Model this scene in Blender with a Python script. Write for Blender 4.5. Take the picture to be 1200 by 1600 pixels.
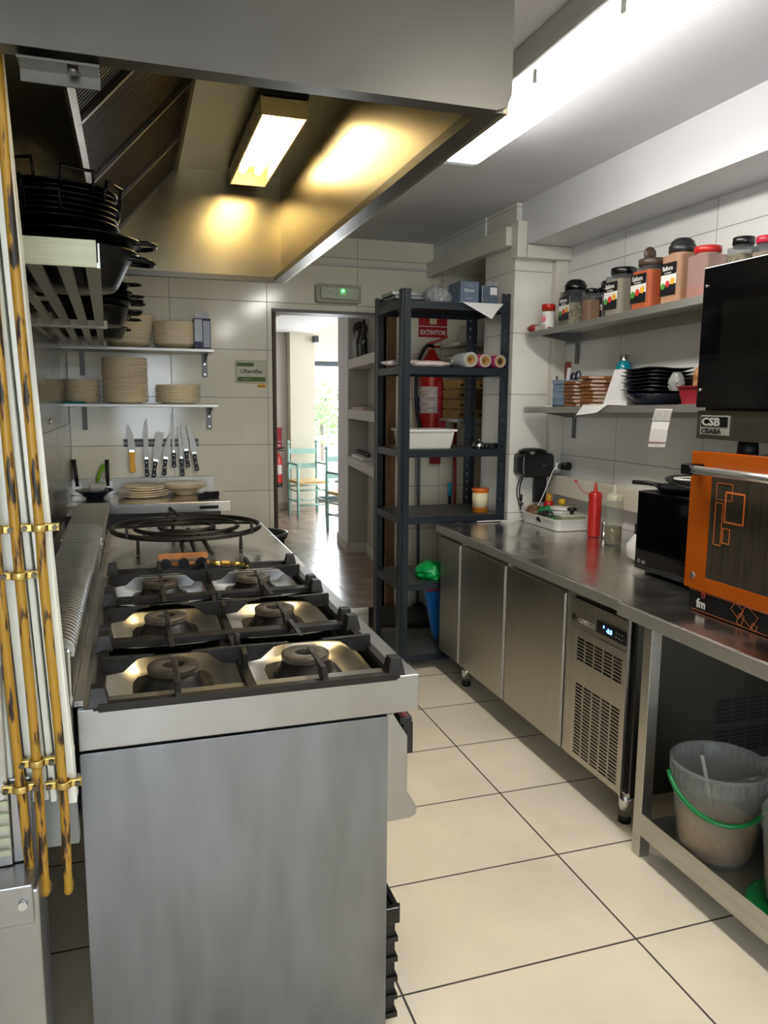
import bpy, bmesh, math, random
from mathutils import Vector, Matrix
random.seed(7)
PI = math.pi
S = bpy.context.scene
C = S.collection
for o in list(bpy.data.objects): bpy.data.objects.remove(o)

# ------------------------------------------------------------------ camera
cam = bpy.data.cameras.new('camera'); co = bpy.data.objects.new('camera', cam); C.objects.link(co)
cam.sensor_width = 36; cam.lens = 1202/1600*36; cam.clip_start = .02; cam.clip_end = 100
right = Vector((.9512, -.3080, .0078)); fwd = Vector((.3064, .9411, -.1435)); fwd.normalize()
up = right.cross(fwd).normalized(); right = fwd.cross(up)
M = Matrix((right, up, -fwd)).transposed().to_4x4(); M.translation = (0, 0, 1.55)
co.matrix_world = M; S.camera = co

# ------------------------------------------------------------------ world, exposure, area lights
S.view_settings.view_transform = 'Standard'; S.view_settings.look = 'None'
S.view_settings.gamma = 1; S.view_settings.use_curve_mapping = False
S.view_settings.exposure = 1.06
w = bpy.data.worlds.new('sky'); S.world = w; w.use_nodes = True
bg = w.node_tree.nodes['Background']; bg.inputs[0].default_value = (.80, .90, 1, 1); bg.inputs[1].default_value = 3.6

def area(name, loc, target, sx, sy, power, col=(1, 1, 1)):
    l = bpy.data.lights.new(name, 'AREA'); l.shape = 'RECTANGLE'; l.size = sx; l.size_y = sy
    l.energy = power; l.color = col
    o = bpy.data.objects.new(name, l); C.objects.link(o); o.location = loc
    o.rotation_euler = (Vector(target)-Vector(loc)).to_track_quat('-Z', 'Y').to_euler()
    o['kind'] = 'structure'
    return o
# daylight through the window behind the photographer and the glazed door of the dining room
area('daylight_behind', (-.1, -2.45, 1.5), (.3, 2, .8), 1.7, 1.5, 12, (.80, .90, 1))
area('daylight_dining', (2.9, 11.2, 1.2), (2.0, 7, .5), .8, 1.9, 38, (.9, .95, 1))

# ------------------------------------------------------------------ materials
def lin(h):
    if isinstance(h, str):
        h = [int(h[i:i+2], 16)/255 for i in (0, 2, 4)]
        return tuple(c/12.92 if c <= .04045 else ((c+.055)/1.055)**2.4 for c in h)
    return tuple(h)
MATS = {}
def mat(name, col, rough=.5, metal=0., var=0., scale=8., stretch=(1, 1, 1), bump=0., emit=0., rvar=0., alpha=1., coat=0., trans=0.):
    if name in MATS: return MATS[name]
    m = bpy.data.materials.new(name); m.use_nodes = True; MATS[name] = m
    nt = m.node_tree; N = nt.nodes; L = nt.links; b = N['Principled BSDF']
    c = lin(col)
    b.inputs['Base Color'].default_value = (*c, 1); b.inputs['Roughness'].default_value = rough
    b.inputs['Metallic'].default_value = metal
    if coat: b.inputs['Coat Weight'].default_value = coat; b.inputs['Coat Roughness'].default_value = .1
    if trans: b.inputs['Transmission Weight'].default_value = trans
    if emit:
        b.inputs['Emission Color'].default_value = (*c, 1); b.inputs['Emission Strength'].default_value = emit
    tc = N.new('ShaderNodeTexCoord'); mp = N.new('ShaderNodeMapping'); mp.inputs['Scale'].default_value = stretch
    L.new(tc.outputs['Object'], mp.inputs[0])
    nz = N.new('ShaderNodeTexNoise'); nz.inputs['Scale'].default_value = scale; nz.inputs['Detail'].default_value = 5 if not metal else 2.5
    L.new(mp.outputs[0], nz.inputs['Vector'])
    r = N.new('ShaderNodeMapRange'); r.inputs[1].default_value = .2; r.inputs[2].default_value = .8
    r.inputs[3].default_value = 1-var; r.inputs[4].default_value = 1+var
    L.new(nz.outputs['Fac'], r.inputs[0])
    mx = N.new('ShaderNodeVectorMath'); mx.operation = 'SCALE'; mx.inputs[0].default_value = c
    L.new(r.outputs[0], mx.inputs['Scale']); L.new(mx.outputs[0], b.inputs['Base Color'])
    if rvar:
        r2 = N.new('ShaderNodeMapRange'); r2.inputs[1].default_value = .15; r2.inputs[2].default_value = .85
        r2.inputs[3].default_value = max(.02, rough-rvar); r2.inputs[4].default_value = rough+rvar
        L.new(nz.outputs['Fac'], r2.inputs[0]); L.new(r2.outputs[0], b.inputs['Roughness'])
    if bump:
        bp = N.new('ShaderNodeBump'); bp.inputs['Strength'].default_value = bump; bp.inputs['Distance'].default_value = .004
        L.new(nz.outputs['Fac'], bp.inputs['Height']); L.new(bp.outputs[0], b.inputs['Normal'])
    if alpha < 1:
        tr = N.new('ShaderNodeBsdfTransparent'); tr.inputs[0].default_value = (*[min(1, .5+.5*x) for x in c], 1)
        ms = N.new('ShaderNodeMixShader'); ms.inputs[0].default_value = alpha
        L.new(tr.outputs[0], ms.inputs[1]); L.new(b.outputs[0], ms.inputs[2])
        L.new(ms.outputs[0], N['Material Output'].inputs[0])
    return m

def tiles(name, axes, W, H, u0, v0, cols, mortar, mw=.003, rough=.12, offset=0., bump=.3, nscale=3, nvar=.06):
    m = bpy.data.materials.new(name); m.use_nodes = True; MATS[name] = m
    nt = m.node_tree; N = nt.nodes; L = nt.links; b = N['Principled BSDF']
    tc = N.new('ShaderNodeTexCoord'); sp = N.new('ShaderNodeSeparateXYZ'); L.new(tc.outputs['Object'], sp.inputs[0])
    cb = N.new('ShaderNodeCombineXYZ')
    for k, (a, s) in enumerate(zip(axes, (u0, v0))):
        ad = N.new('ShaderNodeMath'); ad.operation = 'SUBTRACT'; ad.inputs[1].default_value = s-40*(W if k == 0 else H)
        L.new(sp.outputs['XYZ'.index(a)], ad.inputs[0]); L.new(ad.outputs[0], cb.inputs[k])
    br = N.new('ShaderNodeTexBrick'); br.offset = offset; br.squash = 1
    L.new(cb.outputs[0], br.inputs['Vector'])
    br.inputs['Scale'].default_value = 1; br.inputs['Brick Width'].default_value = W; br.inputs['Row Height'].default_value = H
    br.inputs['Mortar Size'].default_value = mw; br.inputs['Mortar Smooth'].default_value = .1; br.inputs['Bias'].default_value = 0
    br.inputs['Color1'].default_value = (*lin(cols[0]), 1); br.inputs['Color2'].default_value = (*lin(cols[1]), 1)
    br.inputs['Mortar'].default_value = (*lin(mortar), 1)
    nz = N.new('ShaderNodeTexNoise'); nz.inputs['Scale'].default_value = nscale; nz.inputs['Detail'].default_value = 8
    L.new(tc.outputs['Object'], nz.inputs['Vector'])
    r = N.new('ShaderNodeMapRange'); r.inputs[1].default_value = .3; r.inputs[2].default_value = .7
    r.inputs[3].default_value = 1-nvar; r.inputs[4].default_value = 1+nvar; L.new(nz.outputs['Fac'], r.inputs[0])
    vm = N.new('ShaderNodeVectorMath'); vm.operation = 'SCALE'; L.new(br.outputs['Color'], vm.inputs[0]); L.new(r.outputs[0], vm.inputs['Scale'])
    L.new(vm.outputs[0], b.inputs['Base Color'])
    rr = N.new('ShaderNodeMapRange'); rr.inputs[3].default_value = rough; rr.inputs[4].default_value = .8
    L.new(br.outputs['Fac'], rr.inputs[0]); L.new(rr.outputs[0], b.inputs['Roughness'])
    bp = N.new('ShaderNodeBump'); bp.inputs['Strength'].default_value = bump; bp.inputs['Distance'].default_value = .002; bp.invert = True
    L.new(br.outputs['Fac'], bp.inputs['Height']); L.new(bp.outputs[0], b.inputs['Normal'])
    return m

T_BACK = tiles('wall_tile_back', 'XZ', .621, .312, .248, .002, ('E6DFCB', 'E2DBC7'), '8F8B80', .0022)
T_SIDE = tiles('wall_tile_side', 'YZ', .64, .34, .21, .23, ('DCDCDB', 'D8D8D7'), '929292', .0022)
T_FLOOR = tiles('floor_tile', 'XY', .722, .441, .62, .391, ('E6DAC3', 'E0D4BD'), '463F37', .0035, .34, 0, .3, 2.6, .10)
T_DIN = tiles('dining_floor_tile', 'YX', .6, .16, 0, 0, ('7E6A5B', '94806F'), '5A4C42', .003, .22, .37, .2, 6, .2)
PLASTER = mat('ceiling_plaster', 'C6C6CC', .75, 0, .03, 3)
WHITE_TRIM = mat('white_trim', 'CFCBC0', .35, 0, .04, 4)
PAINTW = mat('dining_wall_paint', 'C9C2B6', .8, 0, .02, 4)
CREAMW = mat('dining_cream_paint', 'C9BFAA', .8, 0, .02, 4)
GREYW = mat('dining_grey_paint', 'A69D96', .8, 0, .03, 4)
STEEL = mat('brushed_steel', (.48, .47, .44), .34, 1, .10, 5, (1, 1, 12), 0, 0, .06)
STEELH = mat('worktop_steel', (.74, .71, .67), .24, 1, .10, 5, (1, 1, 1), 0, 0, .12)
PANEL = mat('panel_steel', (.25, .265, .29), .38, 1, .22, 4, (3, 3, .7), 0, 0, .10)
STEELP = mat('range_steel', (.40, .40, .40), .36, 1, .12, 3, (2, 2, 1), 0, 0, .08)
STEELD = mat('fridge_steel', (.46, .435, .39), .34, 1, .10, 4, (14, 14, .6), 0, 0, .06)
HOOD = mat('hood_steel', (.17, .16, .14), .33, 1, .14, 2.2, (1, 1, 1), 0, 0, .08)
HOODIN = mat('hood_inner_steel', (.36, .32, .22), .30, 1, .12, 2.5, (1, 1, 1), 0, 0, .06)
FILT = mat('grease_filter', (.04, .032, .024), .5, 1, .3, 60, (1, 1, 1), .3)
FILTBAR = mat('filter_edge', (.26, .235, .19), .35, 1, .1, 10)
SPLASH = mat('splashback_steel', (.52, .52, .51), .24, 1, .10, 4, (1, 1, 1), 0, 0, .08)
CHROME = mat('chrome', (.6, .6, .59), .18, 1)
BRK = mat('bracket_grey', (.20, .20, .19), .55, 1)
IRON = mat('cast_iron', '1c1814', .45, .3, .35, 30, (1, 1, 1), .5, 0, .1)
IRONB = mat('burner_cap_iron', '4a4036', .5, .3, .3, 40, (1, 1, 1), .3)
BLACKPAN = mat('black_steel_pan', '0d0d0d', .3, .4, .3, 12, (1, 1, 1), .1, 0, .1)
BLACK = mat('black_plastic', '0b0b0c', .25, 0, .1, 10)
BLACKM = mat('matt_black_plastic', '101012', .5)
SLATE = mat('slate_painted_steel', '1c242b', .38, .1, .12, 20)
GLASSB = mat('black_glass', '040406', .04, 0, 0, 5, (1, 1, 1), 0, 0, 0, 1, .6)
RED = mat('red_plastic', 'B5201C', .3)
REDS = mat('red_sign', 'A8161E', .5)
WHITE = mat('white_plastic', 'D9D7D2', .35)
PAPER = mat('paper', 'D8D5D2', .8, 0, .05, 6)
CREAM = mat('cream_ceramic', 'D9C9A0', .15)
YELLOWP = mat('yellow_pipe_paint', 'B88A1E', .42, .1, .0, 1)
BRASS = mat('brass', (.62, .45, .14), .3, 1, .2, 30)
PVC = mat('white_pvc', 'F0F2E6', .35, 0, .04, 5)
CARD = mat('cardboard', 'A5814C', .85, 0, .1, 8)
WOOD = mat('board_wood', '7A4F2A', .5, 0, .4, 10, (1, 6, 6))
NAVY = mat('navy_glaze', '161c2e', .12, 0, .3, 6)
GREEN = mat('green_plastic', '0A7638', .35)
GREENF = mat('green_foil', '12A04C', .3, 0, .25, 25, (1, 1, 1), .8)
LAMP = mat('lamp_diffuser', (1.0, .97, .90), .4, 0, 0, 1, (1, 1, 1), 0, 18)
LAMPH = mat('hood_lamp_tube', (1.0, .90, .68), .4, 0, 0, 1, (1, 1, 1), 0, 18)
CLEAR = mat('clear_plastic', '9EA2A4', .08, 0, 0, 5, (1, 1, 1), 0, 0, 0, .10)
FROST = mat('frosted_plastic', 'D2D4D2', .25, 0, .05, 6, (1, 1, 1), 0, 0, 0, .2)

# worn yellow pipe: paint chipped to dark iron
def pipe_mat():
    m = YELLOWP; nt = m.node_tree; N = nt.nodes; L = nt.links; b = N['Principled BSDF']
    tc = N.new('ShaderNodeTexCoord'); mp = N.new('ShaderNodeMapping'); mp.inputs['Scale'].default_value = (3, 3, .45)
    L.new(tc.outputs['Object'], mp.inputs[0])
    nz = N.new('ShaderNodeTexNoise'); nz.inputs['Scale'].default_value = 30; nz.inputs['Detail'].default_value = 6; L.new(mp.outputs[0], nz.inputs['Vector'])
    rp = N.new('ShaderNodeValToRGB'); rp.color_ramp.elements[0].position = .415; rp.color_ramp.elements[0].color = (.02, .014, .008, 1)
    e = rp.color_ramp.elements.new(.455); e.color = (.22, .11, .02, 1)
    rp.color_ramp.elements[2].position = .485; rp.color_ramp.elements[2].color = (*lin('B0872A'), 1)
    L.new(nz.outputs['Fac'], rp.inputs[0])
    for l in list(b.inputs['Base Color'].links): L.remove(l)
    L.new(rp.outputs[0], b.inputs['Base Color'])
pipe_mat()
# plate: terracotta band on the outer rim (object space radius)
def plate_mat(name, base, rim, r0):
    m = mat(name, base, .16); nt = m.node_tree; N = nt.nodes; L = nt.links; b = N['Principled BSDF']
    tc = N.new('ShaderNodeTexCoord'); sp = N.new('ShaderNodeSeparateXYZ'); L.new(tc.outputs['Object'], sp.inputs[0])
    cb = N.new('ShaderNodeCombineXYZ'); L.new(sp.outputs[0], cb.inputs[0]); L.new(sp.outputs[1], cb.inputs[1])
    ln = N.new('ShaderNodeVectorMath'); ln.operation = 'LENGTH'; L.new(cb.outputs[0], ln.inputs[0])
    gt = N.new('ShaderNodeMath'); gt.operation = 'GREATER_THAN'; gt.inputs[1].default_value = r0; L.new(ln.outputs['Value'], gt.inputs[0])
    mx = N.new('ShaderNodeMixRGB'); mx.inputs[1].default_value = (*lin(base), 1); mx.inputs[2].default_value = (*lin(rim), 1)
    L.new(gt.outputs[0], mx.inputs[0])
    for l in list(b.inputs['Base Color'].links): L.remove(l)
    L.new(mx.outputs[0], b.inputs['Base Color'])
    return m
PLATE = plate_mat('cream_plate_glaze', 'FFF2D2', '8E4E30', .1363)

# ------------------------------------------------------------------ mesh helpers
class MB:
    def __init__(s): s.v = []; s.f = []; s.sm = []
    def add(s, vs, fs, smooth=False):
        n = len(s.v); s.v += [Vector(p) for p in vs]; s.f += [[i+n for i in f] for f in fs]; s.sm += [smooth]*len(fs); return s
    def box(s, x0, x1, y0, y1, z0, z1):
        vs = [(x, y, z) for z in (z0, z1) for y in (y0, y1) for x in (x0, x1)]
        return s.add(vs, [(0, 2, 3, 1), (4, 5, 7, 6), (0, 1, 5, 4), (2, 6, 7, 3), (0, 4, 6, 2), (1, 3, 7, 5)])
    def hexa(s, p): # 8 points: bottom ring 4, top ring 4
        return s.add(p, [(3, 2, 1, 0), (4, 5, 6, 7), (0, 1, 5, 4), (1, 2, 6, 5), (2, 3, 7, 6), (3, 0, 4, 7)])
    def bar(s, a, b, w, h, upv=(0, 0, 1)):
        a = Vector(a); b = Vector(b); d = (b-a).normalized(); u = Vector(upv)
        sd = d.cross(u)
        if sd.length < 1e-4: sd = d.cross(Vector((1, 0, 0)))
        sd.normalize(); u = sd.cross(d).normalized(); sd *= w/2; u *= h/2
        return s.hexa([a-sd-u, a+sd-u, b+sd-u, b-sd-u, a-sd+u, a+sd+u, b+sd+u, b-sd+u])
    def prism(s, pts, ext): # pts 3d polygon, extruded by vector
        e = Vector(ext); n = len(pts); vs = [Vector(p) for p in pts]; vs += [p+e for p in vs]
        return s.add(vs, [list(range(n))[::-1], list(range(n, 2*n))]+[(i, (i+1) % n, n+(i+1) % n, n+i) for i in range(n)])
    def lathe(s, prof, c=(0, 0, 0), n=28, ax='Z', closed=False):
        c = Vector(c); vs = []; fs = []; k = len(prof)
        for i in range(n):
            a = 2*PI*i/n; ca, sa = math.cos(a), math.sin(a)
            for r, z in prof:
                if ax == 'Z': p = (r*ca, r*sa, z)
                elif ax == 'Y': p = (r*ca, z, r*sa)
                else: p = (z, r*ca, r*sa)
                vs.append(c+Vector(p))
        for i in range(n):
            j = (i+1) % n
            for q in range(k if closed else k-1):
                q2 = (q+1) % k
                fs.append((i*k+q, j*k+q, j*k+q2, i*k+q2))
        return s.add(vs, fs, True)
    def cyl(s, a, b, r, r2=None, n=16, smooth=True):
        a = Vector(a); b = Vector(b); r2 = r if r2 is None else r2
        d = (b-a).normalized(); u = d.orthogonal().normalized(); v = d.cross(u)
        vs = []
        for p, q in ((a, r), (b, r2)):
            vs += [p+(u*math.cos(2*PI*i/n)+v*math.sin(2*PI*i/n))*q for i in range(n)]
        s.add(vs, [(i, (i+1) % n, n+(i+1) % n, n+i) for i in range(n)], smooth)
        return s.add(vs, [list(range(n))[::-1], list(range(n, 2*n))])
    def tube(s, pts, r, n=8, closed=False, smooth_path=0):
        P = [Vector(p) for p in pts]
        for _ in range(smooth_path):
            Q = []
            m = len(P)
            for i in range(m if closed else m-1):
                a, b = P[i], P[(i+1) % m]; Q += [a*.75+b*.25, a*.25+b*.75]
            if not closed: Q = [P[0]]+Q+[P[-1]]
            P = Q
        m = len(P); vs = []; u = None
        for i in range(m):
            d = (P[(i+1) % m]-P[i-1]) if closed or 0 < i < m-1 else (P[1]-P[0] if i == 0 else P[-1]-P[-2])
            d.normalize()
            if u is None: u = d.orthogonal().normalized()
            else:
                u = u-d*u.dot(d)
                u = u.normalized() if u.length > 1e-5 else d.orthogonal().normalized()
            v = d.cross(u); rr = r[i] if isinstance(r, list) and len(r) == m else (r if not isinstance(r, list) else r[0])
            vs += [P[i]+(u*math.cos(2*PI*k/n)+v*math.sin(2*PI*k/n))*rr for k in range(n)]
        fs = []
        for i in range(m if closed else m-1):
            j = (i+1) % m
            fs += [(i*n+k, i*n+(k+1) % n, j*n+(k+1) % n, j*n+k) for k in range(n)]
        s.add(vs, fs, True)
        if not closed: s.add(vs[:n], [list(range(n))[::-1]]); s.add(vs[-n:], [list(range(n))])
        return s
    def rbox(s, x0, x1, y0, y1, z0, z1, r=.01, seg=3, ax='Z'): # rounded corners around an axis
        def cor(a0, a1, b0, b1):
            out = []
            for (cx, cy, t) in ((a1-r, b1-r, 0), (a0+r, b1-r, 1), (a0+r, b0+r, 2), (a1-r, b0+r, 3)):
                for k in range(seg+1):
                    an = PI/2*(t+k/seg); out.append((cx+r*math.cos(an), cy+r*math.sin(an)))
            return out
        if ax == 'Z': return s.prism([(a, b, z0) for a, b in cor(x0, x1, y0, y1)], (0, 0, z1-z0))
        if ax == 'X': return s.prism([(x0, a, b) for a, b in cor(y0, y1, z0, z1)], (x1-x0, 0, 0))
        return s.prism([(a, y0, b) for a, b in cor(x0, x1, z0, z1)][::-1], (0, y1-y0, 0))
    def xf(s, mtx, start=0):
        for i in range(start, len(s.v)): s.v[i] = mtx @ s.v[i]
        return s

W = {}
def obj(name, mb, m, parent=None, bevel=0, label=None, subsurf=0, solid=0):
    me = bpy.data.meshes.new(name)
    if parent is not None: org = W[parent.name]
    else:
        xs = [p.x for p in mb.v]; ys = [p.y for p in mb.v]; zs = [p.z for p in mb.v]
        org = Vector(((min(xs)+max(xs))/2, (min(ys)+max(ys))/2, min(zs)))
    me.from_pydata([tuple(p-org) for p in mb.v], [], mb.f)
    me.polygons.foreach_set('use_smooth', mb.sm); me.update()
    bm = bmesh.new(); bm.from_mesh(me)
    bmesh.ops.remove_doubles(bm, verts=bm.verts, dist=1e-6)
    bmesh.ops.recalc_face_normals(bm, faces=bm.faces); bm.to_mesh(me); bm.free()
    me.materials.append(m)
    o = bpy.data.objects.new(name, me); C.objects.link(o)
    W[o.name] = org
    if parent is not None: o.parent = parent
    else: o.location = org
    if solid:
        md = o.modifiers.new('thick', 'SOLIDIFY'); md.thickness = solid; md.offset = 0
    if bevel:
        md = o.modifiers.new('bevel', 'BEVEL'); md.width = bevel; md.segments = 2; md.limit_method = 'ANGLE'; md.angle_limit = .6
    if subsurf:
        md = o.modifiers.new('sub', 'SUBSURF'); md.levels = subsurf; md.render_levels = subsurf
    if label: o['label'] = label
    return o
def struct(name, mb, m, bevel=0):
    me = bpy.data.meshes.new(name); me.from_pydata([tuple(p) for p in mb.v], [], mb.f)
    me.polygons.foreach_set('use_smooth', mb.sm)
    bm = bmesh.new(); bm.from_mesh(me); bmesh.ops.recalc_face_normals(bm, faces=bm.faces); bm.to_mesh(me); bm.free()
    me.materials.append(m); o = bpy.data.objects.new(name, me); C.objects.link(o); W[o.name] = Vector((0, 0, 0))
    o['kind'] = 'structure'
    if bevel:
        md = o.modifiers.new('bevel', 'BEVEL'); md.width = bevel; md.segments = 2; md.limit_method = 'ANGLE'
    return o
def tag(o, label, cat, group=None):
    o['label'] = label; o['category'] = cat
    if group: o['group'] = group
    return o
def thing(name, label, cat, loc=(0, 0, 0), group=None):
    o = bpy.data.objects.new(name, None); C.objects.link(o); o.location = loc; o.empty_display_size = .05
    W[o.name] = Vector(loc); return tag(o, label, cat, group)
def dup(root, loc=None, rot=None, label=None, group=None, scale=None):
    def cp(o, par):
        c = o.copy(); C.objects.link(c)
        if par is not None: c.parent = par
        for ch in [x for x in bpy.data.objects if x.parent == o]: cp(ch, c)
        return c
    r = cp(root, None)
    if loc is not None: r.location = loc
    if rot is not None: r.rotation_euler = rot
    if scale is not None: r.scale = scale
    if label: r['label'] = label
    if group: r['group'] = group
    return r
def place(o, loc=None, rot=None):
    if loc is not None: o.location = loc
    if rot is not None: o.rotation_euler = rot
    return o
def text(s, size, pos, u, v, m, parent, name='lettering', extr=.0006, align='LEFT', sx=1., bold=0.):
    cu = bpy.data.curves.new(name, 'FONT'); cu.body = s; cu.size = size; cu.extrude = extr; cu.align_x = align; cu.offset = bold
    cu.resolution_u = 2
    t = bpy.data.objects.new('tmp', cu); C.objects.link(t)
    dg = bpy.context.evaluated_depsgraph_get(); me = bpy.data.meshes.new_from_object(t.evaluated_get(dg))
    bpy.data.objects.remove(t)
    u = Vector(u).normalized(); v = Vector(v).normalized(); n = u.cross(v)
    org = W[parent.name] if parent is not None else Vector((0, 0, 0))
    for q in me.vertices:
        p = q.co; q.co = Vector(pos)+u*p.x*sx+v*p.y+n*p.z-org
    me.materials.clear(); me.materials.append(m)
    o = bpy.data.objects.new(name, me); C.objects.link(o); W[o.name] = org
    if parent is not None: o.parent = parent
    return o
ORD = ['topmost', 'second from the top', 'third from the top', 'fourth from the top', 'fifth from the top', 'sixth from the top', 'seventh from the top',
       'eighth from the top', 'ninth from the top', 'tenth from the top', 'eleventh from the top', 'twelfth from the top', 'thirteenth from the top',
       'fourteenth from the top', 'fifteenth from the top', 'sixteenth from the top', 'seventeenth from the top', 'eighteenth from the top',
       'nineteenth from the top', 'twentieth from the top', 'twenty-first from the top', 'twenty-second from the top', 'twenty-third from the top']
def ordn(i, n):  # i = 0 is the lowest
    if n == 1: return 'single'
    if i == 0: return 'lowest'
    return ORD[n-1-i]

# ================================================================== SETTING
ZC = 2.63
struct('floor', MB().box(-1.2, 3.2, -3.0, 5.42, -.08, 0), T_FLOOR)
struct('floor_dining', MB().box(-.5, 5.5, 5.42, 13, -.08, 0), T_DIN)
struct('ceiling', MB().box(-1.2, 3.2, -3.0, 5.2, ZC, ZC+.1), PLASTER)
# far tiled wall with the doorway x .90-1.70, z 0-2.14
struct('wall_far', MB().box(-.6, .90, 5.2, 5.36, 0, ZC).box(.90, 1.70, 5.2, 5.36, 2.14, ZC).box(1.70, 2.75, 5.2, 5.36, 0, ZC), T_BACK)
struct('wall_left', MB().box(-.55, -.40, .2, 5.2, 0, ZC), T_SIDE)
struct('wall_left_corner', MB().box(-1.2, -1.1, -3, .2, 0, ZC).box(-1.2, -.55, .2, .3, 0, ZC), T_SIDE)
struct('wall_right', MB().box(2.36, 2.50, -3.0, 3.98, 0, ZC), T_SIDE)
struct('wall_right_pillar', MB().box(2.05, 2.62, 3.98, 4.36, 0, ZC), tiles('wall_tile_pillar', 'XZ', .8, .34, 1.7, .23, ('DAD7CE', 'D6D3CA'), '8F8B80', .0022))
struct('wall_right_recess', MB().box(2.62, 2.75, 4.0, 5.2, 0, ZC).box(2.04, 2.62, 4.36, 5.2, 2.42, ZC), T_SIDE)
# wall behind the camera with a window opening
struct('wall_behind', MB().box(-1.2, -.95, -3.1, -2.95, 0, ZC).box(.75, 3.2, -3.1, -2.95, 0, ZC).box(-.95, .75, -3.1, -2.95, 0, .75).box(-.95, .75, -3.1, -2.95, 2.3, ZC), mat('rear_wall_paint', '7d7a74', .7))
wn = struct('window_2', MB().box(-.95, -.9, -3.06, -3.0, .75, 2.3).box(.7, .75, -3.06, -3.0, .75, 2.3).box(-.9, .7, -3.06, -3.0, .75, .8).box(-.9, .7, -3.06, -3.0, 2.25, 2.3).box(-.12, -.08, -3.06, -3.0, .8, 2.25), WHITE_TRIM)
# ceiling bulkhead over the right-hand shelves
struct('trim_1', MB().box(2.08, 2.36, -3.0, 3.98, 2.40, ZC), mat('bulkhead_plaster', 'CFCFD2', .4, 0, .03, 3))
struct('trim_2', MB().box(2.082, 2.36, 3.90, 3.978, 2.33, 2.398).box(2.02, 2.078, 3.90, 3.978, 2.33, 2.52).box(2.28, 2.36, 3.93, 3.98, 1.14, 2.33), WHITE_TRIM, .004)
struct('trim_3', MB().box(1.99, 2.05, 3.98, 5.2, 2.40, 2.50), WHITE_TRIM, .004)
struct('trim_4', MB().box(-.4, 2.04, 5.17, 5.2, 2.44, 2.455), WHITE_TRIM)
# cable trunking along the right wall
struct('trim_5', MB().box(2.305, 2.36, 1.0, 3.98, 1.02, 1.13), mat('trunking', 'CAC4B4', .35, 0, .06, 5), .004)
# doorway: dark metal edge strip, header strip, bare plaster/wood jamb on the right
struct('trim_6', MB().box(.905, .925, 5.185, 5.37, 0, 2.14), mat('rusty_edge', '4a3a2a', .5, .4, .35, 12))
struct('trim_7', MB().box(.90, 1.70, 5.18, 5.37, 2.125, 2.145), mat('grey_header', '77726c', .5))
struct('trim_8', MB().box(1.70, 1.765, 5.17, 5.36, 0, 2.13), mat('bare_jamb', '6E5034', .8, 0, .45, 9, (3, 3, .6)))

# ---- dining room beyond the doorway
struct('ceiling_dining', MB().box(-.5, 5.5, 5.36, 13, 2.72, 2.82).box(1.55, 2.35, 8.3, 10.5, 2.45, 2.72), mat('dining_ceiling_paint', 'D6D2CC', .8))
struct('wall_dining_left', MB().box(-.5, 2.08, 10.85, 11.0, 0, 2.72).box(-.5, -.35, 5.36, 10.85, 0, 2.72), PAINTW)
struct('wall_dining_column', MB().box(2.085, 2.43, 10.62, 11.0, 0, 2.72), CREAMW)
struct('wall_dining_end', MB().box(2.43, 5.5, 11.35, 11.5, 2.12, 2.72).box(2.43, 2.44, 10.9, 11.5, 0, 2.72).box(3.6, 5.5, 11.35, 11.5, 0, 2.12), CREAMW)
struct('baseboard_dining', MB().box(-.35, 2.075, 10.83, 10.85, 0, .09).box(2.075, 2.43, 10.60, 10.62, 0, .09), mat('dining_skirting', 'A79A86', .5))
struct('window_1', MB().box(2.44, 3.6, 11.38, 11.44, 0, .09).box(2.44, 3.6, 11.38, 11.44, 2.05, 2.12).box(3.0, 3.04, 11.38, 11.44, .09, 2.05).box(3.56, 3.6, 11.38, 11.44, .09, 2.05), mat('dark_frame', '22282a', .4))
struct('window_glass', MB().box(2.44, 3.56, 11.40, 11.405, .09, 2.05), mat('window_pane', 'F4F8F8', .02, 0, 0, 1, (1, 1, 1), 0, 0, 0, .06))
# shelf niche partition (turned a few degrees)
ux = Vector((.114, 1, 0)).normalized(); uy = Vector((1, -.2, 0)).normalized()
def NP(a, b, z): # a along the niche front (away), b into the niche
    p = Vector((2.055, 7.52, 0))+ux*a+uy*b; return Vector((p.x, p.y, z))
def nbox(mb, a0, a1, b0, b1, z0, z1):
    return mb.hexa([NP(a0, b0, z0), NP(a1, b0, z0), NP(a1, b1, z0), NP(a0, b1, z0), NP(a0, b0, z1), NP(a1, b0, z1), NP(a1, b1, z1), NP(a0, b1, z1)])
nm = MB(); nbox(nm, 0, .68, 0, .6, 0, 2.72)
struct('wall_dining_partition', nm, mat('partition_white', 'D3CFD2', .7, 0, .02, 4))
nm = MB(); nbox(nm, -1.9, 0, .2, .5, 0, 2.72); nbox(nm, -.012, .0, .01, .2, 0, 2.72)
struct('wall_dining_niche', nm, GREYW)
nm = MB(); nbox(nm, -.02, .69, -.015, 0, 0, .10); nbox(nm, -.027, -.012, 0, .2, 0, .10); nbox(nm, -1.9, -.02, .185, .2, 0, .10)
struct('baseboard_niche', nm, mat('niche_skirting', 'BDB6AE', .5))
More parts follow.
